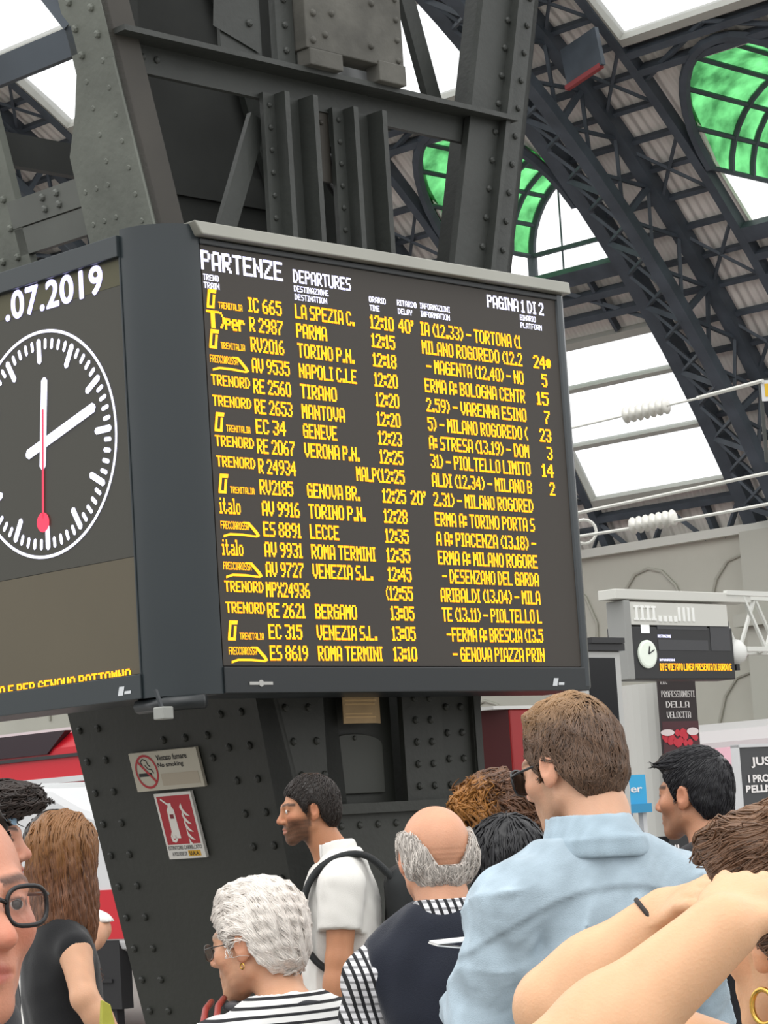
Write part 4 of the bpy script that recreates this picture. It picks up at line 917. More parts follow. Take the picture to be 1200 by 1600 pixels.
# solids: (function, low corner, high corner)
def rot3(v, R): return R.T @ v
def ell(c, r, R=None):
    c = np.array(c, float); r = np.array(r, float) if np.ndim(r) else np.array([r] * 3, float); m = r.max() if R is not None else r
    def f(X, Y, Z):
        x, y, z = X - c[0], Y - c[1], Z - c[2]
        if R is not None: x, y, z = [R[0, i] * x + R[1, i] * y + R[2, i] * z for i in range(3)]
        k0 = np.sqrt((x / r[0]) ** 2 + (y / r[1]) ** 2 + (z / r[2]) ** 2); k1 = np.sqrt((x / r[0] ** 2) ** 2 + (y / r[1] ** 2) ** 2 + (z / r[2] ** 2) ** 2)
        return k0 * (k0 - 1) / (k1 + 1e-9)
    return f, c - m, c + m
def cone(a, b, ra, rb):
    a = np.array(a, float); b = np.array(b, float); d = b - a; L2 = float(d @ d)
    def f(X, Y, Z):
        x, y, z = X - a[0], Y - a[1], Z - a[2]; t = np.clip((x * d[0] + y * d[1] + z * d[2]) / L2, 0, 1)
        return np.sqrt((x - d[0] * t) ** 2 + (y - d[1] * t) ** 2 + (z - d[2] * t) ** 2) - (ra + (rb - ra) * t)
    return f, np.minimum(a - ra, b - rb), np.maximum(a + ra, b + rb)
def rbox(c, h, r, R=None):
    c = np.array(c, float); h = np.array(h, float); m = np.array([np.linalg.norm(h)] * 3) if R is not None else h
    def f(X, Y, Z):
        x, y, z = X - c[0], Y - c[1], Z - c[2]
        if R is not None: x, y, z = [R[0, i] * x + R[1, i] * y + R[2, i] * z for i in range(3)]
        x, y, z = abs(x) - h[0] + r, abs(y) - h[1] + r, abs(z) - h[2] + r
        return np.sqrt(np.maximum(x, 0) ** 2 + np.maximum(y, 0) ** 2 + np.maximum(z, 0) ** 2) + np.minimum(np.maximum(x, np.maximum(y, z)), 0) - r
    return f, c - m, c + m
def sub(shape, M, lo, hi):   # a whole shape as one solid, placed by matrix M (3x4: R|t)
    R_, t_ = M[:, :3], M[:, 3]; sc = float(np.linalg.norm(R_[:, 0])); Q_ = R_ / sc ** 2
    def f(X, Y, Z):
        x, y, z = X - t_[0], Y - t_[1], Z - t_[2]
        return sc * shape.at(*[Q_[0, i] * x + Q_[1, i] * y + Q_[2, i] * z for i in range(3)])
    c = np.array([R_ @ np.array([a, b, d]) + t_ for a in (lo[0], hi[0]) for b in (lo[1], hi[1]) for d in (lo[2], hi[2])])
    return f, c.min(0), c.max(0)
def rotm(yaw=0, pitch=0, roll=0):   # yaw about z (left +), pitch down + about x, roll about y
    cy, sy = math.cos(yaw), math.sin(yaw); cp, sp = math.cos(-pitch), math.sin(-pitch); c3, s3 = math.cos(roll), math.sin(roll)
    return np.array([[cy, -sy, 0], [sy, cy, 0], [0, 0, 1]]) @ np.array([[1, 0, 0], [0, cp, -sp], [0, sp, cp]]) @ np.array([[c3, 0, s3], [0, 1, 0], [-s3, 0, c3]])
def mesh_of(name, shape, h=.006, fines=None, hf=.0033):
    lo, hi = shape.bounds(); fines = fines or (None, None, None)
    ax = [axis(float(lo[i]), float(hi[i]), h if np.ndim(h) == 0 else h[i], fines[i], hf) for i in range(3)]
    return nets(shape.grid(ax), ax)
def vcol_mat(name, rough=.5, sss=0.0, spec=.4, bump=0.0, bscale=200, sheen=0.0):
    if name in MATS: return MATS[name]
    m = mat(name, (.5, .5, .5), rough, bump=bump, bscale=bscale, spec=spec); n = m.node_tree.nodes
    a = n.new('ShaderNodeAttribute'); a.attribute_name = 'col'; m.node_tree.links.new(a.outputs['Color'], n['Principled BSDF'].inputs['Base Color'])
    if sss: n['Principled BSDF'].inputs['Subsurface Weight'].default_value = sss; n['Principled BSDF'].inputs['Subsurface Radius'].default_value = (.012, .005, .003); n['Principled BSDF'].inputs['Subsurface Scale'].default_value = 1
    if sheen: n['Principled BSDF'].inputs['Sheen Weight'].default_value = sheen
    return m
def setcol(me, C):
    a = me.color_attributes.new('col', 'FLOAT_COLOR', 'POINT'); C4 = np.ones((len(C), 4), f32); C4[:, :3] = C; a.data.foreach_set('color', C4.ravel())
def vnoise(X, Y, Z, s=1.0, seed=0):
    """cheap smooth noise from sines"""
    r = np.random.default_rng(seed); o = 0
    for i in range(5):
        a = r.normal(size=3) * s * (1 + .45 * i); o = o + np.sin(a[0] * X + a[1] * Y + a[2] * Z + r.uniform(0, 6.28)) / (1 + .35 * i)
    return o / 2.4

# ------------------------------------------------------------------ head
def head_shape(fem=False, old=False, jaw=1.0, nose=1.0, plump=0.0, ears=True):
    s = Shape()
    s.u(ell((0, -.018, .028), (.0765, .098, .088)))
    s.u(ell((0, .03, -.03), (.059 + plump, .06, .072)), .03)
    jw = .046 * jaw
    for q in (-1, 1):
        s.u(cone((q * jw, -.002, -.058), (q * .012, .068, -.097), .017 + plump, .015 + plump), .028)
        s.u(ell((q * .038, .06, -.022), (.023 + plump, .02, .02)), .025)
        s.u(cone((q * .012, .085, .020), (q * .042, .071, .022), .010 if not fem else .007, .009), .02)
    s.u(ell((0, .071, -.098), (.021, .018, .017)), .022)
    s.u(ell((0, .079, -.063), (.026, .016, .02)), .02)
    for q in (-1, 1): s.cut(ell((q * .032, .099, .004), (.018, .016, .013)), .014)
    n = nose
    s.u(cone((0, .087, .012), (0, .104 * (1 + .06 * (n - 1)), -.022), .008, .0105), .014)
    s.u(ell((0, .108 + .008 * (n - 1), -.030), (.0125, .012, .0105)), .01)
    for q in (-1, 1): s.u(ell((q * .0125, .097, -.035), (.0085, .011, .008)), .007)
    s.cut(ell((.0065, .103, -.043), .0035), .003); s.cut(ell((-.0065, .103, -.043), .0035), .003)
    for q in (-1, 1):
        s.u(cone((0, .0935, -.0600), (q * .021, .084, -.0645), .0065, .0035), .006)
        s.u(cone((0, .0925, -.0715), (q * .018, .084, -.0675), .0075, .0035), .006)
    for q in (-1, 1):
        s.cut(cone((0, .1005, -.0657), (q * .022, .0895, -.0655), .0022, .002), .003)
        s.u(ell((q * .032, .0735, .004), (.0148, .0148, .0140)), .004)           # lids
        s.cut(ell((q * .032, .0905, .0025), (.0125, .0075, .0042)), .002)         # the slit between them
    if ears:
        for q in (-1, 1):
            R = rotm(q * -.45, 0, 0)
            s.u(ell((q * .080, -.012, -.004), (.0085, .020, .032), R), .008)
            s.u(ell((q * .078, -.004, -.030), (.007, .011, .011), R), .006)
            s.cut(ell((q * .0905, -.006, .001), (.007, .011, .018), R), .005)
    s.u(cone((0, -.035, -.06), (0, -.052, -.175), .052 if not fem else .046, .051 if not fem else .045), .03)   # neck
    return s
HLO, HHI = np.array([-.1, -.13, -.2]), np.array([.1, .13, .13])
def male_line(y):      # lower edge of short hair, height over depth
    return np.interp(y, [-.14, -.085, -.062, -.035, -.022, .012, .018, .03, .045, .062, .08, .1], [-.075, -.078, -.07, -.03, .018, .02, -.012, .0, .035, .05, .068, .08])
def hair_cap(line, th=.012, top=.02, front=.0, puff=None, nsd=1, namp=.002):
    s = Shape(); s.u(ell((0, -.018, .028), (.0765 + th, .098 + th, .088 + top)))
    s.u(ell((0, -.045, -.03), (.062 + th * .8, .062 + th * .8, .06)), .03)
    if front: s.u(ell((0, .06, .09), (.055, .045, front)), .03)
    if puff:
        for c_, r_ in puff: s.u(ell(c_, r_), .03)
    s.keep(lambda X, Y, Z: (line(Y) - Z) * .8 + 0 * X, .006)
    s.warp(lambda X, Y, Z: namp * vnoise(X, Y, Z, 75, nsd))
    return s
def grad(shape, P_, e=.002):
    g = np.zeros_like(P_)
    for d in range(3):
        q = np.zeros(3); q[d] = e; g[:, d] = shape.at(*(P_ + q).T) - shape.at(*(P_ - q).T)
    return g / (np.linalg.norm(g, axis=1, keepdims=True) + 1e-9)
def strands(shape, roots, flow, n=8, step=.009, rad=.0016, lift=.001, jit=.25, seed=3, taper=.25, wob=.0):
    """tufts that follow a hair volume: returns verts, quads, per-vertex strand id"""
    r = np.random.default_rng(seed); P_ = roots.copy(); N = len(P_); pth = []; j = r.normal(size=(N, 3)) * jit; ln = r.uniform(.6, 1.3, N)[:, None]
    for i in range(n):
        g = grad(shape, P_); d = shape.at(*P_.T)[:, None]
        P_ = P_ + g * (np.clip(lift * (1 - .4 * i / n) - d, -.006, .006)); pth.append(P_.copy())
        v = flow(P_) + j * (1 + wob * math.sin(i * 1.3)); v = v - g * (v * g).sum(1, keepdims=True); v /= np.linalg.norm(v, axis=1, keepdims=True) + 1e-6
        P_ = P_ + v * step * ln
    pth = np.stack(pth, 1)
    return tube_strands(pth, rad * r.uniform(.7, 1.4, N), shape, taper)
def tube_strands(pth, rad, shape=None, taper=.25, k=4):
    N, n, _ = pth.shape; T_ = np.gradient(pth, axis=1); T_ /= np.linalg.norm(T_, axis=2, keepdims=True) + 1e-9
    up = np.array([.3, .2, .9]); X_ = np.cross(T_, up); X_ /= np.linalg.norm(X_, axis=2, keepdims=True) + 1e-9; Y_ = np.cross(T_, X_)
    pr = 1 - (1 - taper) * np.abs(np.linspace(-.6, 1, n)) ** 2; rr = (np.asarray(rad)[:, None] * pr[None])[..., None]
    V = np.stack([pth + rr * (X_ * math.cos(2 * PI * a / k) + Y_ * math.sin(2 * PI * a / k)) for a in range(k)], 2).reshape(-1, 3)
    base = np.arange(N)[:, None, None] * n * k + np.arange(n - 1)[None, :, None] * k; a = np.arange(k)[None, None]
    F_ = np.stack([base + a, base + (a + 1) % k, base + k + (a + 1) % k, base + k + a], -1).reshape(-1, 4)
    return V, F_, np.repeat(np.arange(N), n * k)

SKIN = vcol_mat('skin', .48, .18, .35, .12, 260)
HAIRM = vcol_mat('hair', .42, 0, .45)
EYE = mat('eye_white', 'c9c4be', .15); IRIS = mat('iris', '2a1c12', .1)

def person(name, label, hpx, D, face, body, col, arms, hair=None, fem=False, head=None, pitch=0.0, roll=0.0, sz=1.0, build=1.0, lean=0.0, beard=None, brow='2a1d14', lip=None, fine=True, hcol=None, hstr=None, skin2=None, clothes=(), eyes=True, scalp=None, fwd=.035, armk=1.0, nk=.18, swk=1.0):
    """hpx: photo position of the head's centre, D distance; face, body: headings in degrees (0 = away from the photographer, 90 = left)"""
    HC = at(hpx[0], hpx[1], D); s = sz
    st = (HC[2] - .0) / (1.635 * 1.0)
    rb = math.radians(body); Rb = rotm(rb)
    off = Rb @ np.array([0, fwd + lean, 0]); root_loc = np.array([HC[0] - off[0], HC[1] - off[1], 0])
    r = thing(name, label, 'person', root_loc, rb)
    hw = np.array([0, fwd + lean, HC[2]])          # head centre in the person's own axes
    hd = rotm(math.radians(face - body), pitch, roll); M = np.concatenate([hd * s, hw[:, None]], 1)
    zb = HC[2] - nk * s                           # base of the neck
    bw = .92 if fem else 1.0; bw *= build
    ctx = dict(root=r, M=M, hd=hd, hw=hw, s=s, zb=zb, HC=HC, Rb=Rb, root_loc=root_loc)
    def H(p): return hd @ (np.array(p, float) * s) + hw
    ctx['H'] = H
    def loc(px, py, d=D): return Rb.T @ (at(px, py, d) - root_loc)   # photo point -> own axes
    ctx['loc'] = loc
    legs = zb * .60; chz = zb - .2; ctx['chz'] = chz
    sw = .165 * bw * swk
    def torso(inf=0.0, k=.05, low=None, belly=0.0):
        t = Shape()
        y0 = lean
        t.u(ell((0, y0 * .75 - .005, zb - .17), (.140 * bw + inf, .106 * bw + inf, .19 + inf)), k)
        t.u(ell((0, y0 * .4 + .01, zb - .38), (.142 * bw + inf + belly, .103 * bw + inf + belly, .2 + inf)), k)
        t.u(ell((0, y0 * .1, legs + .04), (.158 * bw + inf + belly, .115 * bw + inf + belly, .15 + inf)), k)
        for q in (-1, 1): t.u(cone((q * .035, y0 - .025, zb - .008), (q * (sw - .012), y0 - .012, zb - .085), .034 + inf, .046 * bw + inf), .04)
        return t
    ctx['torso'] = torso; ctx['sw'] = sw
    # skeleton of arms: each (shoulder, elbow, wrist, hand direction, palm normal, curl)
    AR_ = []
    for q, a in zip((-1, 1), arms):
        sh = np.array([q * sw, lean - .012, zb - .09]) if a.get('sh') is None else np.array(a['sh'])
        AR_.append((q, sh, np.array(a['el'], float) if not callable(a['el']) else a['el'](loc), np.array(a['wr'], float) if not callable(a['wr']) else a['wr'](loc), a))
    ctx['arms'] = AR_
    ru, re_, rw = (.048, .037, .026) if fem else (.054, .042, .030)
    ru, re_, rw = [x * (1 + .7 * (build - 1)) * armk for x in (ru, re_, rw)]
    def limb(t, inf=0.0, upto=2.0, k=.03, only=None, infe=None):
        for q, sh, el, wr, a in AR_:
            if only is not None and q not in only: continue
            ie = inf if infe is None else infe
            t.u(cone(sh, el, ru + inf, re_ + ie), k)
            m = el + (wr - el) * .3
            if upto > 1:
                t.u(cone(el, el + (wr - el) * .35, re_ + ie, re_ * 1.03 + ie), .02); t.u(cone(el + (wr - el) * .3, el + (wr - el) * min(1, upto - 1), re_ * 1.0 + ie, rw + ie + (re_ - rw) * (2 - upto)), .02)
        return t
    ctx['limb'] = limb
    # body
    hs = head or head_shape(fem)
    B = torso(0.0); limb(B, 0)
    for q in (-1, 1):
        B.u(cone((q * .085, 0, legs), (q * .095, .015, legs * .54), .085 * bw, .056), .03); B.u(cone((q * .095, .015, legs * .54), (q * .1, -.01, .09), .056, .038), .03)
        B.u(cone((q * .1, -.04, .05), (q * .11, .13, .035), .04, .03), .02)
    B.u(cone((0, lean - .03, zb - .03), H((0, -.04, -.1)), .054 if not fem else .047, .052 if not fem else .046), .03)
    B.u(sub(hs, M, HLO, HHI), .02)
    for q, sh, el, wr, a in AR_:
        if 'hdp' in a: a['hd'] = loc(*a['hdp']) - wr; a['pn'] = loc(*a['pnp']) - wr
        if a.get('hand', True): hand(B, wr, a.get('hd', (wr - el)), a.get('pn', (q, 0, 0)), q, a.get('curl', .5), .92 if fem else 1.0, a.get('spread', .0))
    fz = (hw[2] - .125 * s, hw[2] + .125 * s) if fine else None
    fx = (hw[0] - .1 * s, hw[0] + .1 * s) if fine else None; fy = (hw[1] - .125 * s, hw[1] + .13 * s) if fine else None
    ext = ctx['ext'] = {}
    V, F_ = mesh_of('body', B, .008, (fx, fy, fz), .0033 if fine is True else (fine or .006))
    me = rawmesh('body', V, F_, True)
    h_ = (V - hw) @ hd / s; x, y, z = h_.T; ax_ = abs(x)
    base = np.array(lin(col)); C = np.tile(base, (len(V), 1)) * (1 + .05 * vnoise(x, y, z, 60, 5))[:, None]
    inh = (abs(z) < .13) & (ax_ < .1) & (abs(y) < .14)
    def blend(mask, c, a=1.0):
        w_ = np.clip(mask, 0, 1)[:, None] * a; C[:] = C * (1 - w_) + np.array(lin(c)) * w_
    red_ = np.exp(-((ax_ - .045) ** 2 / .0006 + (z + .025) ** 2 / .0006)) * (y > .03) * inh + np.exp(-(ax_ ** 2 / .0002 + (z + .03) ** 2 / .0003)) * (y > .09) * inh + .8 * np.exp(-((ax_ - .085) ** 2 / .0001)) * (abs(y + .01) < .03) * inh
    C[:] = C * (1 - red_[:, None] * np.array([.0, .16, .18]))
    lipm = np.clip(1.4 - ((x / .022) ** 2 + ((z + .0655) / .0105) ** 2), 0, 1) * (y > .075) * inh
    if beard: 
        bm = np.clip(((-.028 - z) + .012 * (ax_ > .03)) / .02, 0, 1) * np.clip((y + .0) / .02, 0, 1) * np.clip((z + .135) / .02, 0, 1) * inh
        bm = np.maximum(bm, np.clip((.012 - abs(y - .012)) / .008, 0, 1) * (z < .03) * (z > -.06) * (ax_ > .055) * inh)
        bm *= np.clip(1 - np.exp(-((x / .03) ** 2 + ((z + .02) / .02) ** 2)), 0, 1); blend(bm * (1 - lipm) * (.9 + .1 * vnoise(x, y, z, 300, 9)), beard[0], beard[1])
    blend(lipm, lip or '9a5850', .75)
    bz = z - (.026 + .004 * np.clip((ax_ - .012) / .03, 0, 1) - .006 * np.clip((ax_ - .042) / .015, 0, 1))
    blend((np.clip(1.5 - abs(bz) / .005, 0, 1)) * (ax_ > .012) * (ax_ < .056) * (y > .045) * inh, brow, .85)
    blend(np.clip(1.3 - abs(((ax_ - .032) / .0145) ** 2 + ((z - .0028) / .0058) ** 2 - 1) / .45, 0, 1) * (y > .075) * (z > .001) * inh, '1d1410', .8)
    if scalp: blend(np.clip((z - scalp[1](y)) / .008, 0, 1) * inh, scalp[0], scalp[2])
    setcol(me, C); ctx['bodyobj'] = put('body', me, SKIN, r)
    if eyes:
        for q in (-1, 1):
            m = MB(); m.lathe([(.0118 * math.sin(PI * i / 10), -.0118 * math.cos(PI * i / 10)) for i in range(1, 10)], H((q * .032, .0755, .0035)), 14, [tuple(hd[:, 0]), tuple(hd[:, 2]), tuple(-hd[:, 1] * -1)])
            eo = m.build('eye', EYE, r, smooth=True)
            m = MB(); m.lathe([(.0062, .0), (.005, .0012), (.001, .0016)], H((q * .032, .0755 + .0104, .0032)), 14, [tuple(hd[:, 0]), tuple(hd[:, 2]), tuple(hd[:, 1])]); m.build('iris', IRIS, eo, smooth=True)
    # hair
    if hair is not None:
        V, F_ = mesh_of('hair', hair, .005)
        vcap = V
        hc = np.array(lin(hcol)); n0 = vnoise(V[:, 0] * 1, V[:, 1], V[:, 2], 120, 4)
        Cc = hc[None] * (.75 + .12 * n0)[:, None]; Vw = V * s @ hd.T + hw
        allV, allF, allC = [Vw], [F_], [Cc]
        if hstr:
            rg = np.random.default_rng(hstr.get('seed', 1)); nn = hstr['n']; pick = rg.choice(len(V), nn)
            if hstr.get('mask') is not None:
                ok = np.nonzero(hstr['mask'](V))[0]; pick = rg.choice(ok, nn)
            for pass_ in hstr.get('passes', [{}]):
                a_ = dict(n=8, step=.008, rad=.0017, lift=.0015, jit=.25); a_.update({k_: v_ for k_, v_ in hstr.items() if k_ in a_}); a_.update(pass_)
                SV, SF, sid = strands(hair, V[pick] + 0, hstr['flow'], seed=hstr.get('seed', 1), **a_)
                b_ = rg.normal(1.0, hstr.get('cvar', .22), nn).clip(.45, 1.9); tone = hc[None] * b_[:, None]
                if hstr.get('tip') is not None: tone = tone + hstr['tip'](V[pick])[:, None] * (np.array(lin(hstr['tipc'])) - tone)
                o = sum(len(q) for q in allV); allV.append(SV * s @ hd.T + hw); allF.append(SF + o); allC.append(tone[sid])
        me = rawmesh('hair', np.concatenate(allV), np.concatenate(allF), True); setcol(me, np.concatenate(allC)); ctx['hairobj'] = put('hair', me, HAIRM, r)
    return ctx
def hand(B, wr, d, pn, side, curl, sc=1.0, spread=0.0):
    wr = np.array(wr, float); d = np.array(d, float); d /= np.linalg.norm(d); n = np.array(pn, float); n -= d * (n @ d); n /= np.linalg.norm(n); l = np.cross(d, n)
    if side > 0: l = -l
    R = np.stack([d, l, n], 1)      # n: back of the hand, l: towards the thumb
    B.u(ell(wr + d * .05 * sc, np.array([.056, .041, .017]) * sc, R), .02)
    cu = curl if np.ndim(curl) else [curl] * 5
    for i, (ln, r_) in enumerate(((.074, .0092), (.083, .0095), (.077, .009), (.06, .008))):
        a = wr + (d * .088 + l * (.0285 - .019 * i)) * sc; th = 0; fd = d + l * spread * (1.5 - i) * .3; fd /= np.linalg.norm(fd); p = a
        for f_, k_ in ((.45, .75), (.31, .95), (.24, .7)):
            th += cu[i] * k_; v = fd * math.cos(th) - n * math.sin(th); q = p + v * ln * f_ * sc; B.u(cone(p, q, r_ * sc, r_ * .9 * sc), .006); p = q
    a = wr + (d * .028 + l * .03) * sc; v = d * .62 + l * .62 - n * .3; v /= np.linalg.norm(v); q = a + v * .045 * sc; B.u(cone(a, q, .014 * sc, .0105 * sc), .012)
    v2 = d * .85 + l * .1 - n * .45; v2 /= np.linalg.norm(v2); B.u(cone(q, q + v2 * .032 * sc, .0105 * sc, .0085 * sc), .006)
def garment(ctx, name, shape, m, h=.007, color=None):
    V, F_ = mesh_of(name, shape, h); me = rawmesh(name, V, F_, True)
    if color is not None: setcol(me, color(V))
    return put(name, me, m, ctx['root'])
def trousers(ctx, m, build=1.0):
    zb = ctx['zb']; legs = zb * .60; t = Shape(); t.u(ell((0, 0, legs + .04), (.172 * build, .128 * build, .16)), .03)
    for q in (-1, 1): t.u(cone((q * .085, 0, legs), (q * .095, .015, legs * .54), .10 * build, .07), .04); t.u(cone((q * .095, .015, legs * .54), (q * .1, -.01, .1), .07, .058), .03)
    t.keep(lambda X, Y, Z: Z - (legs + .12) + 0 * X); garment(ctx, 'trousers', t, m, .014)
    for q in (-1, 1):
        t = Shape(); t.u(cone((q * .1, -.05, .055), (q * .112, .14, .042), .052, .042), .02); t.keep(lambda X, Y, Z: .004 - Z + 0 * X); garment(ctx, 'shoe', t, mat('shoe_dark', '2a2725', .5), .01)
# ================================================================== PEOPLE
def crown_flow(c=(0, -.075, .085), g=-.35, side=0.0):
    c = np.array(c)
    def f(P_):
        v = P_ - c; v /= np.linalg.norm(v, axis=1, keepdims=True) + 1e-6; v[:, 2] += g; v[:, 0] += side; return v
    return f
CLOTH = vcol_mat('cloth', .85, 0, .2, .25, 500, .2)
dark_trousers = mat('trousers_dark', '33363d', .9); beige_trousers = mat('trousers_beige', '8a7d68', .9)
def glasses(ctx, m_frame, m_lens, w_=.026, h_=.021, y=.103, z=.002, th=.0022, xo=.034, sq=3.0, name='glasses', tz=.01):
    H = ctx['H']; m = MB(); R_ = []
    for q in (-1, 1):
        ring = []
        for i in range(28):
            a = 2 * PI * i / 28; ca, sa = math.cos(a), math.sin(a)
            ring.append((q * xo + math.copysign(abs(ca) ** (2 / sq), ca) * w_, y - .10 * w_ * 0 - abs(q * xo + ca * w_ - 0) ** 2 * 2.6, z + math.copysign(abs(sa) ** (2 / sq), sa) * h_))
        R_.append(ring); m.tube([H(p) for p in ring], th, 6, closed=True)
        m.tube([H((q * (xo + w_), y - .0095, z + h_ * .45)), H((q * .072, y - .035, z + tz)), H((q * .081, -.005, z + tz)), H((q * .078, -.03, z - .012))], th * .85, 6)
    m.tube([H((-xo + w_, y - .0003, z + .004)), H((0, y + .002, z + .008)), H((xo - w_, y - .0003, z + .004))], th, 6)
    g = m.build(name, m_frame, ctx['root'], smooth=True)
    m = MB()
    for ring in R_: m.add([H((p[0], p[1] - .0004, p[2])) for p in ring] + [H((p[0], p[1] + .0006, p[2])) for p in ring], [tuple(range(28)), tuple(range(28, 56))])
    m.build('lens', m_lens, g)
LENS = bpy.data.materials.new('clear_lens'); LENS.use_nodes = True; _n = LENS.node_tree.nodes; _l = LENS.node_tree.links; _n.remove(_n['Principled BSDF'])
_a = _n.new('ShaderNodeBsdfTransparent'); _b = _n.new('ShaderNodeBsdfGlossy'); _b.inputs['Roughness'].default_value = .02; _c = _n.new('ShaderNodeMixShader'); _c.inputs[0].default_value = .05
_l.new(_a.outputs[0], _c.inputs[1]); _l.new(_b.outputs[0], _c.inputs[2]); _l.new(_c.outputs[0], _n['Material Output'].inputs[0])
DLENS = mat('dark_lens', '0b0b0d', .08)
px = lambda x, y, d: (lambda loc: loc(x, y, d))

# ---- man in the light denim shirt
hs = head_shape(nose=1.0)
hair = hair_cap(male_line, .006, .018, .0, [((0, .01, .108), (.06, .05, .018))], 2, .004)
c = person('person', 'man in a light denim shirt and dark sunglasses seen from behind', (891, 1198), 4.55, 47, 20, 'd3a588',
    [dict(el=px(752, 1590, 4.42), wr=px(752, 1545, 4.66), curl=.7, pn=(-1, 0, .2)), dict(el=px(1090, 1600, 4.62), wr=px(1000, 1560, 4.85), curl=.6)],
    hair, head=hs, pitch=.22, build=.98, sz=.92, beard=('8a6a50', .35), brow='6a4a30', hcol='5d4737', fwd=.06, nk=.162,
    hstr=dict(n=5200, mask=lambda V: V[:, 1] < .05, flow=crown_flow((0, -.07, .09), -.25), passes=[dict(n=7, step=.0075, rad=.0013, lift=.0035, jit=.38)], cvar=.3, tip=lambda V: np.clip((V[:, 2] - .07) / .06, 0, 1) * .75, tipc='b28c62'))
zb = c['zb']; tz = c['torso'](.024, .06); c['limb'](tz, .02, 1.22, .045)
def yoke(X): return zb - .062 - 1.6 * X ** 2
def dfold(X, Y, Z):
    below = np.clip((yoke(X) - Z) / .02, 0, 1); back = np.clip((.03 - Y) / .04, 0, 1); bodyx = np.clip((.17 - abs(X)) / .04, 0, 1)
    o = .0028 * (1 - np.clip((Z - yoke(X)) / .006 + .5, 0, 1)) * back
    o = o - .0022 * np.exp(-((Z - yoke(X)) / .005) ** 2) * back
    o = o + .019 * (np.abs(np.sin(36 * X + 2.5 * np.sin(7 * Z) + .7)) ** .7 - .6) * below * back * np.clip((yoke(X) - Z) / .06, .15, 1) * bodyx
    o = o + .005 * np.exp(-((X - .012) / .006) ** 2) * below * back - .004 * np.exp(-((X + .004) / .008) ** 2) * below * back
    return o + .005 * vnoise(X, Y, Z, 26, 8) - .004 * np.abs(vnoise(X, Y, Z, 34, 18)) * np.clip((abs(X) - .1) / .05, 0, 1) + .014 * (np.abs(np.sin(26 * Z + 20 * X + 12 * Y + 1.2 * np.sin(20 * X))) ** .7 - .6) * np.clip((abs(X) - .13) / .05, 0, 1)
tz.warp(dfold); tz.cut(cone((0, .01, zb - .02), c['H']((0, -.03, -.09)), .064, .07), .006); tz.keep(lambda X, Y, Z: Z - (zb + .026) + 0 * X)
def denimcol(V):
    X, Y, Z = V.T; b_ = np.array(lin('a2b3be')); n_ = vnoise(X, Y, Z, 38, 3) * .10 + vnoise(X, Y, Z, 130, 6) * .05
    seam = np.exp(-((Z - yoke(X)) / .006) ** 2) * (Y < .03); sl = np.clip((abs(X) - .17) / .05, 0, 1)
    return b_ * (1 + n_ - .16 * seam + .22 * sl * np.array([1, .95, .85])[..., None] .T[0] if False else (1 + n_ - .28 * seam + .15 * sl))[:, None]
garment(c, 'shirt', tz, CLOTH, .0055, denimcol)
t = Shape(); t.u(cone((0, -.016, zb - .004), (0, .003, zb + .056), .098, .074), .01)
t.cut(cone((0, -.014, zb - .05), (0, .012, zb + .12), .072, .066), .004); t.keep(lambda X, Y, Z: Z - (zb + .062 + .12 * np.clip(Y, -.1, .1) * -.1) + 0 * X); t.keep(lambda X, Y, Z: Y - .075 + 0 * X + 0 * Z); t.keep(lambda X, Y, Z: (zb - .012 + .25 * np.abs(X) * 0) - Z + 0 * X)
t.warp(lambda X, Y, Z: .0015 * vnoise(X, Y, Z, 60, 2) - .002 * np.exp(-((Z - zb - .02) / .004) ** 2))
garment(c, 'collar', t, CLOTH, .0045, lambda V: np.array(lin('9db0bc')) * (1 + .1 * vnoise(*V.T, 60, 3))[:, None])
for q, sh, el, wr, a in c['arms']:     # rolled cuff with its tab
    d = (wr - el); d = d / np.linalg.norm(d); p0 = el + d * .065
    t = Shape(); t.u(cone(p0, p0 + d * .035, .063, .061), .01); t.warp(lambda X, Y, Z: .002 * vnoise(X, Y, Z, 90, 4)); o = garment(c, 'cuff', t, CLOTH, .006, lambda V: np.array(lin('b0c0ca')) * np.ones((len(V), 1)))
trousers(c, dark_trousers)
glasses(c, mat('black_frame', '0d0d0f', .3), DLENS, .027, .024, .108, -.002, .003, .035, 2.6, 'sunglasses', .012)
# the sheet he holds
pc = at(716, 1478, 4.62); ps = thing('paper_sheet', 'white folded sheet held out by the man in denim', 'paper', pc, math.radians(20))
m_ = MB(); m_.hexa([(-.055, -.04, .004), (.16, -.04, -.03), (.16, .1, -.03), (-.02, .1, .004), (-.055, -.04, .0065), (.16, -.04, -.0275), (.16, .1, -.0275), (-.02, .1, .0065)]); m_.build('sheet', mat('paper_white', 'e8e8e6', .6), ps)
m_ = MB(); m_.hexa([(-.052, -.038, .007), (.16, -.038, .012), (.16, .1, .012), (-.018, .1, .007), (-.052, -.038, .009), (.16, -.038, .014), (.16, .1, .014), (-.018, .1, .009)]); m_.build('upper_fold', mat('paper_white', 'e8e8e6', .6), ps)

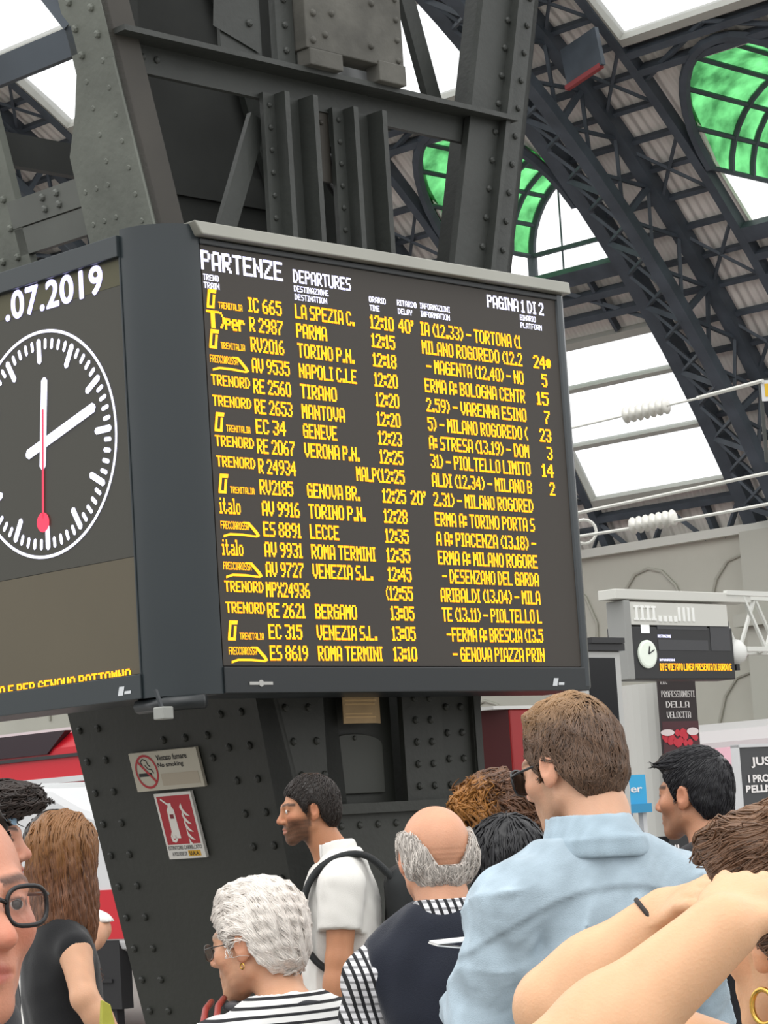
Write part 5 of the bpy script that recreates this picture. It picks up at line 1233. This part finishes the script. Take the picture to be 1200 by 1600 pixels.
# ---- bald man in the navy vest
hs = head_shape(jaw=1.08, plump=.004)
hs.warp(lambda X, Y, Z: sum(.0016 * np.exp(-((Z - zz + .0 * X) / .0032) ** 2) for zz in (.012, .0, -.011)) * np.clip((-.06 - Y) / .03, 0, 1) * np.clip((.055 - abs(X)) / .02, 0, 1))
hr = hair_cap(lambda y: np.interp(y, [-.14, -.085, -.062, -.035, -.022, .012, .018, .03, .05, .09], [-.085, -.085, -.075, -.03, .018, .02, -.012, .0, .03, .2]), .008, -.004, 0, [((.074, -.03, -.005), (.012, .05, .045)), ((-.074, -.03, -.005), (.012, .05, .045))], 5, .003)
hr.keep(lambda X, Y, Z: Z - (-.024 + .085 * np.clip((abs(X) - .03) / .045, 0, 1)) + 0 * Y, .006)
c = person('person', 'bald man with a fringe of white hair in a navy vest', (678, 1337), 5.2, 19, 8, 'cf9a7c',
    [dict(el=px(580, 1610, 5.12), wr=px(580, 1790, 5.0)), dict(el=px(790, 1600, 5.25), wr=px(800, 1790, 5.1))], hr, head=hs, build=.98, swk=.85, sz=.86, hcol='c9c2ba', fwd=.045, nk=.168,
    hstr=dict(n=2600, flow=crown_flow((0, 0, .2), -.6), passes=[dict(n=5, step=.006, rad=.001, lift=.002, jit=.5)], cvar=.2))
zb = c['zb']; t = c['torso'](.033, .06); t.cut(cone((0, .012, zb), c['H']((0, -.03, -.09)), .064, .07), .006); t.warp(lambda X, Y, Z: .003 * vnoise(X, Y, Z, 22, 3))
for q, sh, el, wr, a in c['arms']: pass
t.keep(lambda X, Y, Z: abs(X) - (c['sw'] + .022 - .30 * np.clip(zb - .09 - Z, 0, .12)) + 0 * Y, .008)
garment(c, 'vest', t, CLOTH, .007, lambda V: np.array(lin('20242f')) * (1 + .08 * vnoise(*V.T, 30, 3))[:, None])
gm = mat('gingham', 'd8d8da', .85); _n = gm.node_tree.nodes; _l = gm.node_tree.links
def pattern(m, build):
    n = m.node_tree.nodes; l = m.node_tree.links; t = n.new('ShaderNodeTexCoord'); sx = n.new('ShaderNodeSeparateXYZ'); l.new(t.outputs['Object'], sx.inputs[0])
    def M(op, a, b=None, c=None):
        q = n.new('ShaderNodeMath'); q.operation = op
        for i, v in enumerate((a, b, c)):
            if v is None: continue
            if isinstance(v, (int, float)): q.inputs[i].default_value = v
            else: l.new(v, q.inputs[i])
        return q.outputs[0]
    fac, c0, c1 = build(M, sx.outputs); mx = n.new('ShaderNodeMix'); mx.data_type = 'RGBA'; l.new(fac, mx.inputs['Factor']); mx.inputs[6].default_value = (*lin(c0), 1); mx.inputs[7].default_value = (*lin(c1), 1); l.new(mx.outputs[2], n['Principled BSDF'].inputs['Base Color'])
def ging(M, o):
    x = M('ADD', o['X'], M('MULTIPLY', o['Z'], .28)); a = M('LESS_THAN', M('FRACT', M('MULTIPLY', x, 62.0)), .42); b = M('LESS_THAN', M('FRACT', M('MULTIPLY', o['Z'], 68.0)), .34)
    return M('MINIMUM', M('ADD', a, M('MULTIPLY', b, .62)), 1.0), 'd9d9dc', '17181d'
pattern(gm, ging)
t = Shape(); 
for q, sh, el, wr, a in c['arms']: pass
c['limb'](t, .02, 1.95, .05); t.keep(lambda X, Y, Z: .085 - abs(X) + 0 * Y); t.warp(lambda X, Y, Z: .004 * vnoise(X, Y, Z, 40, 6) + .003 * np.sin(60 * Z + 30 * X)); garment(c, 'shirt', t, gm, .007)
t = Shape(); t.u(cone((0, -.008, zb + .02), (0, .004, zb + .055), .083, .076), .01); t.cut(cone((0, -.01, zb - .05), (0, .012, zb + .12), .074, .07), .004); t.keep(lambda X, Y, Z: Z - (zb + .06 - .5 * np.clip(Y + .05, 0, .2)) + 0 * X); garment(c, 'collar', t, gm, .004)
trousers(c, dark_trousers, 1.1)

# ---- man in the white shirt with a backpack
hair = hair_cap(male_line, .009, .016, .0, None, 7, .002)
c = person('person', 'bearded man in white polo shirt with a black backpack, in profile', (481, 1266), 8.4, 102, 92, 'b5805f',
    [dict(el=px(530, 1500, 8.15), wr=px(520, 1615, 8.1)), dict(el=px(500, 1500, 8.7), wr=px(470, 1600, 8.6))], hair, pitch=.06, sz=.9, beard=('281d17', .86), brow='1f1712', hcol='241c17', fwd=.085, nk=.18,
    hstr=dict(n=2200, flow=crown_flow((0, -.07, .09), -.3), passes=[dict(n=5, step=.007, rad=.0013, lift=.002, jit=.4)], cvar=.2), lip='a06458')
zb = c['zb']; t = c['torso'](.024, .06); c['limb'](t, .024, .999, .018)
for q, sh, el, wr, a in c['arms']:
    d = (el - sh) / np.linalg.norm(el - sh); cutp = sh + d * .14
    t.keep(lambda X, Y, Z, q=q, cutp=cutp, d=d: np.where(q * X > .128, (X - cutp[0]) * d[0] + (Y - cutp[1]) * d[1] + (Z - cutp[2]) * d[2], -.2))
t.cut(cone((0, .03, zb - .01), c['H']((0, -.03, -.09)), .066, .074), .006); t.keep(lambda X, Y, Z: Z - (zb + .03) + 0 * X); t.warp(lambda X, Y, Z: .005 * vnoise(X, Y, Z, 20, 12) + .002 * vnoise(X, Y, Z, 55, 2))
garment(c, 'polo_shirt', t, CLOTH, .007, lambda V: np.array(lin('dedcd6')) * np.ones((len(V), 1)))
t = Shape(); t.u(cone((0, .012, zb + .02), (0, .03, zb + .062), .083, .074), .01); t.cut(cone((0, .01, zb - .05), (0, .04, zb + .12), .075, .068), .004); t.keep(lambda X, Y, Z: Z - (zb + .062) + .25 * np.clip(Y, 0, .2) + 0 * X); t.keep(lambda X, Y, Z: Y - .06 + 0 * X + 0 * Z); garment(c, 'collar', t, CLOTH, .005, lambda V: np.array(lin('e2e0da')) * np.ones((len(V), 1)))
trousers(c, beige_trousers)
bpm = mat('backpack_black', '1d2021', .8, 0, .2, 20)
bl = c['root'].location; off = c['Rb'] @ np.array([0, -.235, zb - .50]); bk = thing('backpack', 'black backpack on the back of the bearded man', 'backpack', (bl[0] + off[0], bl[1] + off[1], off[2]), math.radians(92))
t = Shape(); t.u(rbox((0, .0, .22), (.145, .085, .25), .07), .02); t.u(rbox((0, -.075, .12), (.11, .05, .13), .04), .02); t.warp(lambda X, Y, Z: .004 * vnoise(X, Y, Z, 25, 4))
V, F_ = mesh_of('bag', t, .008); put('bag', rawmesh('bag', V, F_, True), bpm, bk)
for q in (-1, 1):
    m = MB(); pts = [(q * .085, .06, .40), (q * .098, .12, .475), (q * .105, .19, .495), (q * .108, .27, .46), (q * .11, .325, .38), (q * .11, .345, .26), (q * .12, .31, .16), (q * .15, .2, .10), (q * .13, .07, .06)]
    P_ = [Vector(p) + Vector((q * .012, .024 if i_ > 2 else .0, .026 if i_ < 5 else .012)) for i_, p in enumerate(pts)]; vs = []
    for i, p in enumerate(P_):
        d = (P_[min(i + 1, 8)] - P_[max(i - 1, 0)]).normalized(); n_ = d.cross(Vector((1, 0, 0))).normalized(); xw = Vector((1, 0, 0)) * .024
        vs += [p - xw - n_ * .013, p + xw - n_ * .013, p + xw + n_ * .013, p - xw + n_ * .013]
    m.add(vs, [(4 * i + k, 4 * i + (k + 1) % 4, 4 * i + 4 + (k + 1) % 4, 4 * i + 4 + k) for i in range(8) for k in range(4)]); o = m.build('strap', bpm, bk); o.modifiers.new('sub', 'SUBSURF').levels = 2; o.modifiers['sub'].render_levels = 2

# ---- elderly woman in the striped top
def old_line(y): return np.interp(y, [-.15, -.09, -.06, -.03, -.02, .014, .022, .04, .06, .075, .1], [-.085, -.08, -.07, -.02, .02, .026, -.0, .01, .045, .06, .07])
hair = hair_cap(old_line, .014, .024, .0, [((0, .02, .105), (.055, .05, .024)), ((0, -.05, .04), (.082, .068, .085))], 3, .004)
hs = head_shape(True, jaw=1.1, plump=.005, nose=1.05); hs.warp(lambda X, Y, Z: .0008 * vnoise(X, Y, Z, 130, 3) * (Y > .02) * (Z < -.02))
def sweep(P_): 
    v = np.zeros_like(P_); v[:, 1] = -1; v[:, 2] = np.where(P_[:, 1] < -.03, -1.0, .35 * (P_[:, 1] > .03)); v[:, 2] -= .5 * (abs(P_[:, 0]) > .07) * (P_[:, 1] < .03); return v
c = person('person', 'elderly white-haired woman with glasses in a striped top', (399, 1472), 5.4, 64, 42, 'cf9f80',
    [dict(el=px(250, 1720, 5.2), wr=px(270, 1850, 5.1)), dict(el=px(560, 1720, 5.5), wr=px(500, 1850, 5.3))], hair, fem=True, head=hs, pitch=.12, build=1.2, sz=.95, brow='9a8878', hcol='e0d9d1', fwd=.075, nk=.145,
    hstr=dict(n=5000, flow=sweep, passes=[dict(n=9, step=.010, rad=.0012, lift=.002, jit=.14)], cvar=.12))
zb = c['zb']; st_ = mat('striped_jersey', 'e2e2e0', .85)
def stripe(M, o): return M('LESS_THAN', M('FRACT', M('MULTIPLY', M('ADD', o['Z'], M('MULTIPLY', o['X'], .0)), 58.0)), .36), 'e0e0de', '1b1c20'
pattern(st_, stripe)
t = c['torso'](.022, .06); c['limb'](t, .024, 1.6, .05); t.cut(ell((0, .03, zb + .045), (.100, .095, .05)), .01); t.warp(lambda X, Y, Z: .003 * vnoise(X, Y, Z, 24, 4)); garment(c, 'striped_top', t, st_, .007)
t = Shape(); t.u(ell((0, .02, zb + .01), (.112, .112, .022)), .01); t.cut(ell((0, .03, zb + .045), (.098, .093, .06)), .006); garment(c, 'neckline_band', t, CLOTH, .006, lambda V: np.array(lin('34353a')) * np.ones((len(V), 1)))
trousers(c, dark_trousers, 1.1)
glasses(c, mat('thin_metal', '4a4744', .3, .6), LENS, .023, .018, .107, -.006, .0016, .033, 2.4)
m = MB(); e_ = c['H']((-.084, -.006, -.042)); m.tube([(e_[0], e_[1] + .006 * math.cos(a), e_[2] - .006 + .006 * math.sin(a)) for a in [i * PI / 6 for i in range(12)]], .0015, 6, closed=True); m.build('earring', mat('gold', 'd9b25a', .25, .9), c['root'])
m = MB()
for dx in (0, .035):
    m.tube([c['loc'](350 - dx * 560, 1560 + dx * 160, 5.36), c['loc'](341 - dx * 560, 1572 + dx * 150, 5.27), c['loc'](336 - dx * 560, 1605, 5.19), c['loc'](334 - dx * 560, 1680, 5.12), c['loc'](336 - dx * 560, 1760, 5.1)], .007, 8)
m.build('bag_strap', mat('red_leather', '8e3028', .45), c['root'], smooth=True)

# ---- black-haired man at the right
hair = hair_cap(male_line, .006, .02, .008, [((0, .04, .1), (.05, .04, .016))], 9, .002)
c = person('person', 'black-haired man in a black T-shirt beside the white column', (1083, 1242), 6.6, 56, 22, 'bd8a6c',
    [dict(el=px(975, 1520, 6.5), wr=px(980, 1660, 6.4)), dict(el=px(1200, 1520, 6.7), wr=px(1190, 1660, 6.6))], hair, brow='17120f', sz=.93, hcol='15151a', beard=('3a2c24', .3), fwd=.05,
    hstr=dict(n=2600, flow=crown_flow((0, -.075, .08), -.15), passes=[dict(n=6, step=.008, rad=.0012, lift=.0012, jit=.15)], cvar=.25))
zb = c['zb']; t = c['torso'](.022, .06); c['limb'](t, .024, .999, .05); t.cut(cone((0, .02, zb - .01), c['H']((0, -.03, -.09)), .068, .07), .006); garment(c, 'tee_shirt', t, CLOTH, .009, lambda V: np.array(lin('1b1b1e')) * np.ones((len(V), 1))); trousers(c, dark_trousers)

# ---- two women between the bald man and the denim shirt
hair = hair_cap(lambda y: np.interp(y, [-.15, -.06, -.02, .03, .1], [-.09, -.085, -.02, .0, .07]), .022, .025, .02, [((-.07, -.03, .06), (.05, .05, .035)), ((-.045, -.07, .075), (.05, .05, .04)), ((.06, -.04, .0), (.04, .06, .07))], 11, .008)
c = person('person', 'brown-haired woman with hair pinned up, behind the bald man', (772, 1293), 6.6, 25, 15, 'c2937a',
    [dict(el=px(660, 1560, 6.6), wr=px(680, 1680, 6.4)), dict(el=px(880, 1560, 6.7), wr=px(860, 1680, 6.5))], hair, fem=True, hcol='5a3d2a', brow='3a281c', fine=.005, eyes=False,
    hstr=dict(n=1500, flow=lambda P_: np.stack([-np.ones(len(P_)) * .8, -.3 + 0 * P_[:, 0], .5 + 0 * P_[:, 0]], 1), passes=[dict(n=8, step=.012, rad=.0028, lift=.006, jit=.5, wob=.8)], cvar=.35, tip=lambda V: np.clip((-V[:, 0] - .03) / .05, 0, 1) * .8, tipc='a9712f'))
t = c['torso'](.02, .06); c['limb'](t, .02, 1.3, .05); garment(c, 'black_jacket', t, CLOTH, .012, lambda V: np.array(lin('191a1d')) * np.ones((len(V), 1))); trousers(c, dark_trousers)
hair = hair_cap(lambda y: np.interp(y, [-.15, -.06, -.02, .03, .1], [-.2, -.2, -.2, .0, .07]), .02, .02, .01, [((0, -.05, -.1), (.09, .06, .11))], 13, .004)
c = person('person', 'woman with straight black hair, in front of the brown-haired woman', (793, 1362), 6.05, 5, 0, 'c2937a',
    [dict(el=px(690, 1600, 6.1), wr=px(700, 1720, 5.9)), dict(el=px(900, 1600, 6.1), wr=px(890, 1720, 5.9))], hair, fem=True, hcol='17171a', fine=.005, eyes=False,
    hstr=dict(n=1300, flow=crown_flow((0, -.05, .11), -.6), passes=[dict(n=10, step=.012, rad=.0022, lift=.002, jit=.1)], cvar=.3))
t = c['torso'](.02, .06); c['limb'](t, .02, 1.3, .05); garment(c, 'black_top', t, CLOTH, .012, lambda V: np.array(lin('1b1c1f')) * np.ones((len(V), 1))); trousers(c, dark_trousers)

# ---- woman with long brown hair at the left
hair = hair_cap(lambda y: np.interp(y, [-.2, -.03, .0, .03, .06, .1], [-.4, -.4, -.3, -.05, .05, .07]), .02, .018, .0, [((-.005, -.075, -.14), (.088, .05, .19)), ((.07, -.02, -.1), (.03, .045, .17)), ((-.07, -.03, -.1), (.03, .045, .16))], 15, .004)
c = person('person', 'woman with long brown hair and black top, seen from behind', (103, 1338), 7.5, -22, -62, 'c99b7c',
    [dict(el=px(60, 1580, 7.75), wr=px(90, 1680, 7.7)), dict(sh=None, el=px(132, 1560, 7.22), wr=px(196, 1648, 7.2), curl=.6)], hair, fem=True, hcol='68442d', fine=.006, eyes=False, fwd=.03,
    hstr=dict(n=2200, flow=lambda P_: np.stack([P_[:, 0] * 3, np.where(P_[:, 2] > .06, -1.0, -.05) + 0 * P_[:, 1], -np.ones(len(P_)) * np.where(P_[:, 2] > .09, .3, 1.4)], 1), passes=[dict(n=14, step=.014, rad=.0022, lift=.003, jit=.12)], cvar=.24, tip=lambda V: np.clip((V[:, 2] - .0) / .1, 0, 1) * .3, tipc='b5803f'))
zb = c['zb']; t = c['torso'](.016, .06); t.cut(ell((0, .03, zb + .03), (.11, .11, .07)), .01); t.warp(lambda X, Y, Z: .003 * vnoise(X, Y, Z, 24, 4)); garment(c, 'black_top', t, CLOTH, .009, lambda V: np.array(lin('18191b')) * np.ones((len(V), 1))); trousers(c, dark_trousers)
# ---- passer-by in white beyond her
hair = hair_cap(male_line, .010, .014, .0, None, 4, .002)
c = person('person', 'passer-by in a white T-shirt half hidden by the long-haired woman', (94, 1326), 8.6, -60, -80, 'c09072',
    [dict(el=px(95, 1490, 8.8), wr=px(120, 1560, 8.7)), dict(el=px(152, 1452, 8.4), wr=px(126, 1488, 8.2))], hair, hcol='2a211b', fine=.006, eyes=False, nk=.12,
    hstr=dict(n=500, flow=crown_flow(), passes=[dict(n=5)]))
t = c['torso'](.024, .06); c['limb'](t, .02, .75, .03); zc_ = c['loc'](150, 1442, 8.4)[2]; t.keep(lambda X, Y, Z: np.where(np.abs(X) > .13, zc_ - Z, -.2)); garment(c, 'white_tee', t, CLOTH, .012, lambda V: np.array(lin('e0dfdb')) * np.ones((len(V), 1))); trousers(c, dark_trousers)
yb = at(166, 1570, 7.1); y_ = thing('paper_bag', 'small yellow paper bag at the long-haired woman\'s hand', 'bag', yb - np.array([0, 0, .06]), .4)
m = MB(); m.hexa([(-.02, -.015, 0), (.02, -.015, 0), (.02, .015, 0), (-.02, .015, 0), (-.014, -.01, .075), (.01, -.01, .06), (.01, .01, .06), (-.014, .01, .075)]); m.build('bag', mat('yellow_paper', 'a6a43c', .6, 0, .1, 20), y_, bevel=.003)

# ---- person with a blue headband behind the face at the left edge
hair = hair_cap(lambda y: np.interp(y, [-.15, -.06, -.02, .03, .05, .1], [-.1, -.09, -.02, .0, .05, .06]), .016, .02, .015, [((0, .07, .1), (.05, .05, .024)), ((0, .12, .085), (.035, .035, .02))], 17, .005)
c = person('person', 'dark-haired person with a blue headband at the left edge', (-36, 1319), 5.5, -98, -90, 'c4917a',
    [dict(el=px(-20, 1600, 5.7), wr=px(0, 1740, 5.6)), dict(el=px(-20, 1600, 5.3), wr=px(0, 1740, 5.2))], hair, hcol='2b211c', brow='241a14', fwd=.05,
    hstr=dict(n=1500, flow=lambda P_: np.stack([.2 * P_[:, 0], np.ones(len(P_)), .35 - (P_[:, 1] < 0) * .6], 1), passes=[dict(n=8, step=.010, rad=.0024, lift=.004, jit=.4, wob=.6)], cvar=.3))
t = Shape(); t.u(ell((0, -.016, .043), (.083, .104, .06)), .01); t.keep(lambda X, Y, Z: abs(Z - .046 + .1 * Y) - .017 + 0 * X); S2 = Shape(); S2.u(sub(t, c['M'], HLO, HHI), .005)
hbm = mat('headband_cloth', '8fb0c8', .8, 0, .5, 45); garment(c, 'headband', S2, hbm, .004)
t = c['torso'](.024, .06); c['limb'](t, .024, 1.2, .05); garment(c, 'dark_shirt', t, CLOTH, .012, lambda V: np.array(lin('2b2b2e')) * np.ones((len(V), 1))); trousers(c, dark_trousers)

# ---- face with black glasses at the left edge
hair = hair_cap(lambda y: np.interp(y, [-.15, -.06, -.02, .02, .05, .07, .09], [-.09, -.085, .07, .112, .115, .12, .14]), .010, .012, .0, None, 19, .002)
hs = head_shape(True, jaw=1.0, nose=2.7)
c = person('person', 'young person with black-framed glasses, face cut off by the left edge', (-74, 1422), 2.67, 215, 200, 'c88d74',
    [dict(el=px(60, 1900, 2.75), wr=px(20, 2250, 2.65)), dict(el=px(-300, 1900, 2.7), wr=px(-250, 2250, 2.6))], hair, fem=True, head=hs, hcol='241b16', brow='2e2019', lip='a8544c', fine=True, fwd=.04,
    hstr=dict(n=1500, flow=lambda P_: np.stack([0 * P_[:, 0], -np.ones(len(P_)), .1 + 0 * P_[:, 0]], 1), passes=[dict(n=8, step=.010, rad=.0015, lift=.002, jit=.12)], cvar=.25))
zb = c['zb']; t = c['torso'](.018, .06); c['limb'](t, .022, 1.2, .05); t.cut(cone((0, .02, zb - .02), c['H']((0, -.03, -.09)), .075, .07), .006); garment(c, 'grey_top', t, CLOTH, .01, lambda V: np.array(lin('4a4d55')) * np.ones((len(V), 1))); trousers(c, dark_trousers)
glasses(c, mat('black_frame', '0d0d0f', .3), LENS, .0245, .020, .111, .001, .0026, .0325, 2.8, 'glasses', .01)

# ---- woman gathering up her hair at the right edge
hair = hair_cap(lambda y: np.interp(y, [-.15, -.06, -.02, .02, .05, .07, .1], [-.09, -.085, -.01, .01, .06, .075, .085]), .022, .03, .015, [((0, -.06, .07), (.075, .075, .07)), ((-.05, .03, .085), (.05, .06, .035)), ((-.03, -.11, .05), (.05, .05, .06))], 21, .005)
hs = head_shape(True)
c = person('person', 'woman at the right edge gathering up her hair with both raised arms', (1262, 1452), 2.75, 40, 40, 'dcae88',
    [dict(el=px(862, 1690, 2.42), wr=px(1128, 1452, 2.46), hdp=(1215, 1290, 2.62), pnp=(1060, 1330, 2.3), curl=[.5, .5, .55, .6, .4], spread=.2), dict(el=px(872, 1575, 3.0), wr=px(1042, 1432, 3.0), hdp=(1140, 1350, 2.85), pnp=(1050, 1300, 2.9), curl=.45)], hair, fem=True, head=hs, hcol='6b503d', brow='2e2019', fwd=.03, build=1.12, armk=1.22,
    hstr=dict(n=6500, flow=lambda P_: np.stack([-.2 * P_[:, 0], -np.ones(len(P_)), .45 + 0 * P_[:, 0]], 1), passes=[dict(n=10, step=.012, rad=.0009, lift=.0016, jit=.08)], cvar=.28, tip=lambda V: np.clip((V[:, 2] - .08) / .06, 0, 1) * .5, tipc='9a7658'))
zb = c['zb']; t = c['torso'](.016, .06); t.cut(ell((0, .02, zb + .03), (.125, .12, .09)), .01); garment(c, 'dark_top', t, CLOTH, .01, lambda V: np.array(lin('2a2c33')) * np.ones((len(V), 1))); trousers(c, dark_trousers)
for q, sh, el, wr, a in c['arms'][1:]:
    d = (wr - el) / np.linalg.norm(wr - el); x = np.cross(d, (0, 0, 1)); x /= np.linalg.norm(x); y = np.cross(d, x); ctr = wr - d * (.015 if q > 0 else .02); rr = .0372
    m = MB(); m.tube([ctr + x * rr * math.cos(i * PI / 16) + y * rr * math.sin(i * PI / 16) for i in range(32)], .0032, 6, closed=True); m.build('hair_tie', mat('tie_black', '2a2422', .7), c['root'], smooth=True)
e_ = c['H']((-.088, -.008, -.04)); m = MB(); m.tube([e_ + np.array([0, .016 * math.cos(a), -.034 + .018 * math.sin(a)]) for a in [i * PI / 12 for i in range(24)]], .003, 8, closed=True); m.build('hoop_earring', mat('gold', 'd9b25a', .25, .9), c['root'], smooth=True)
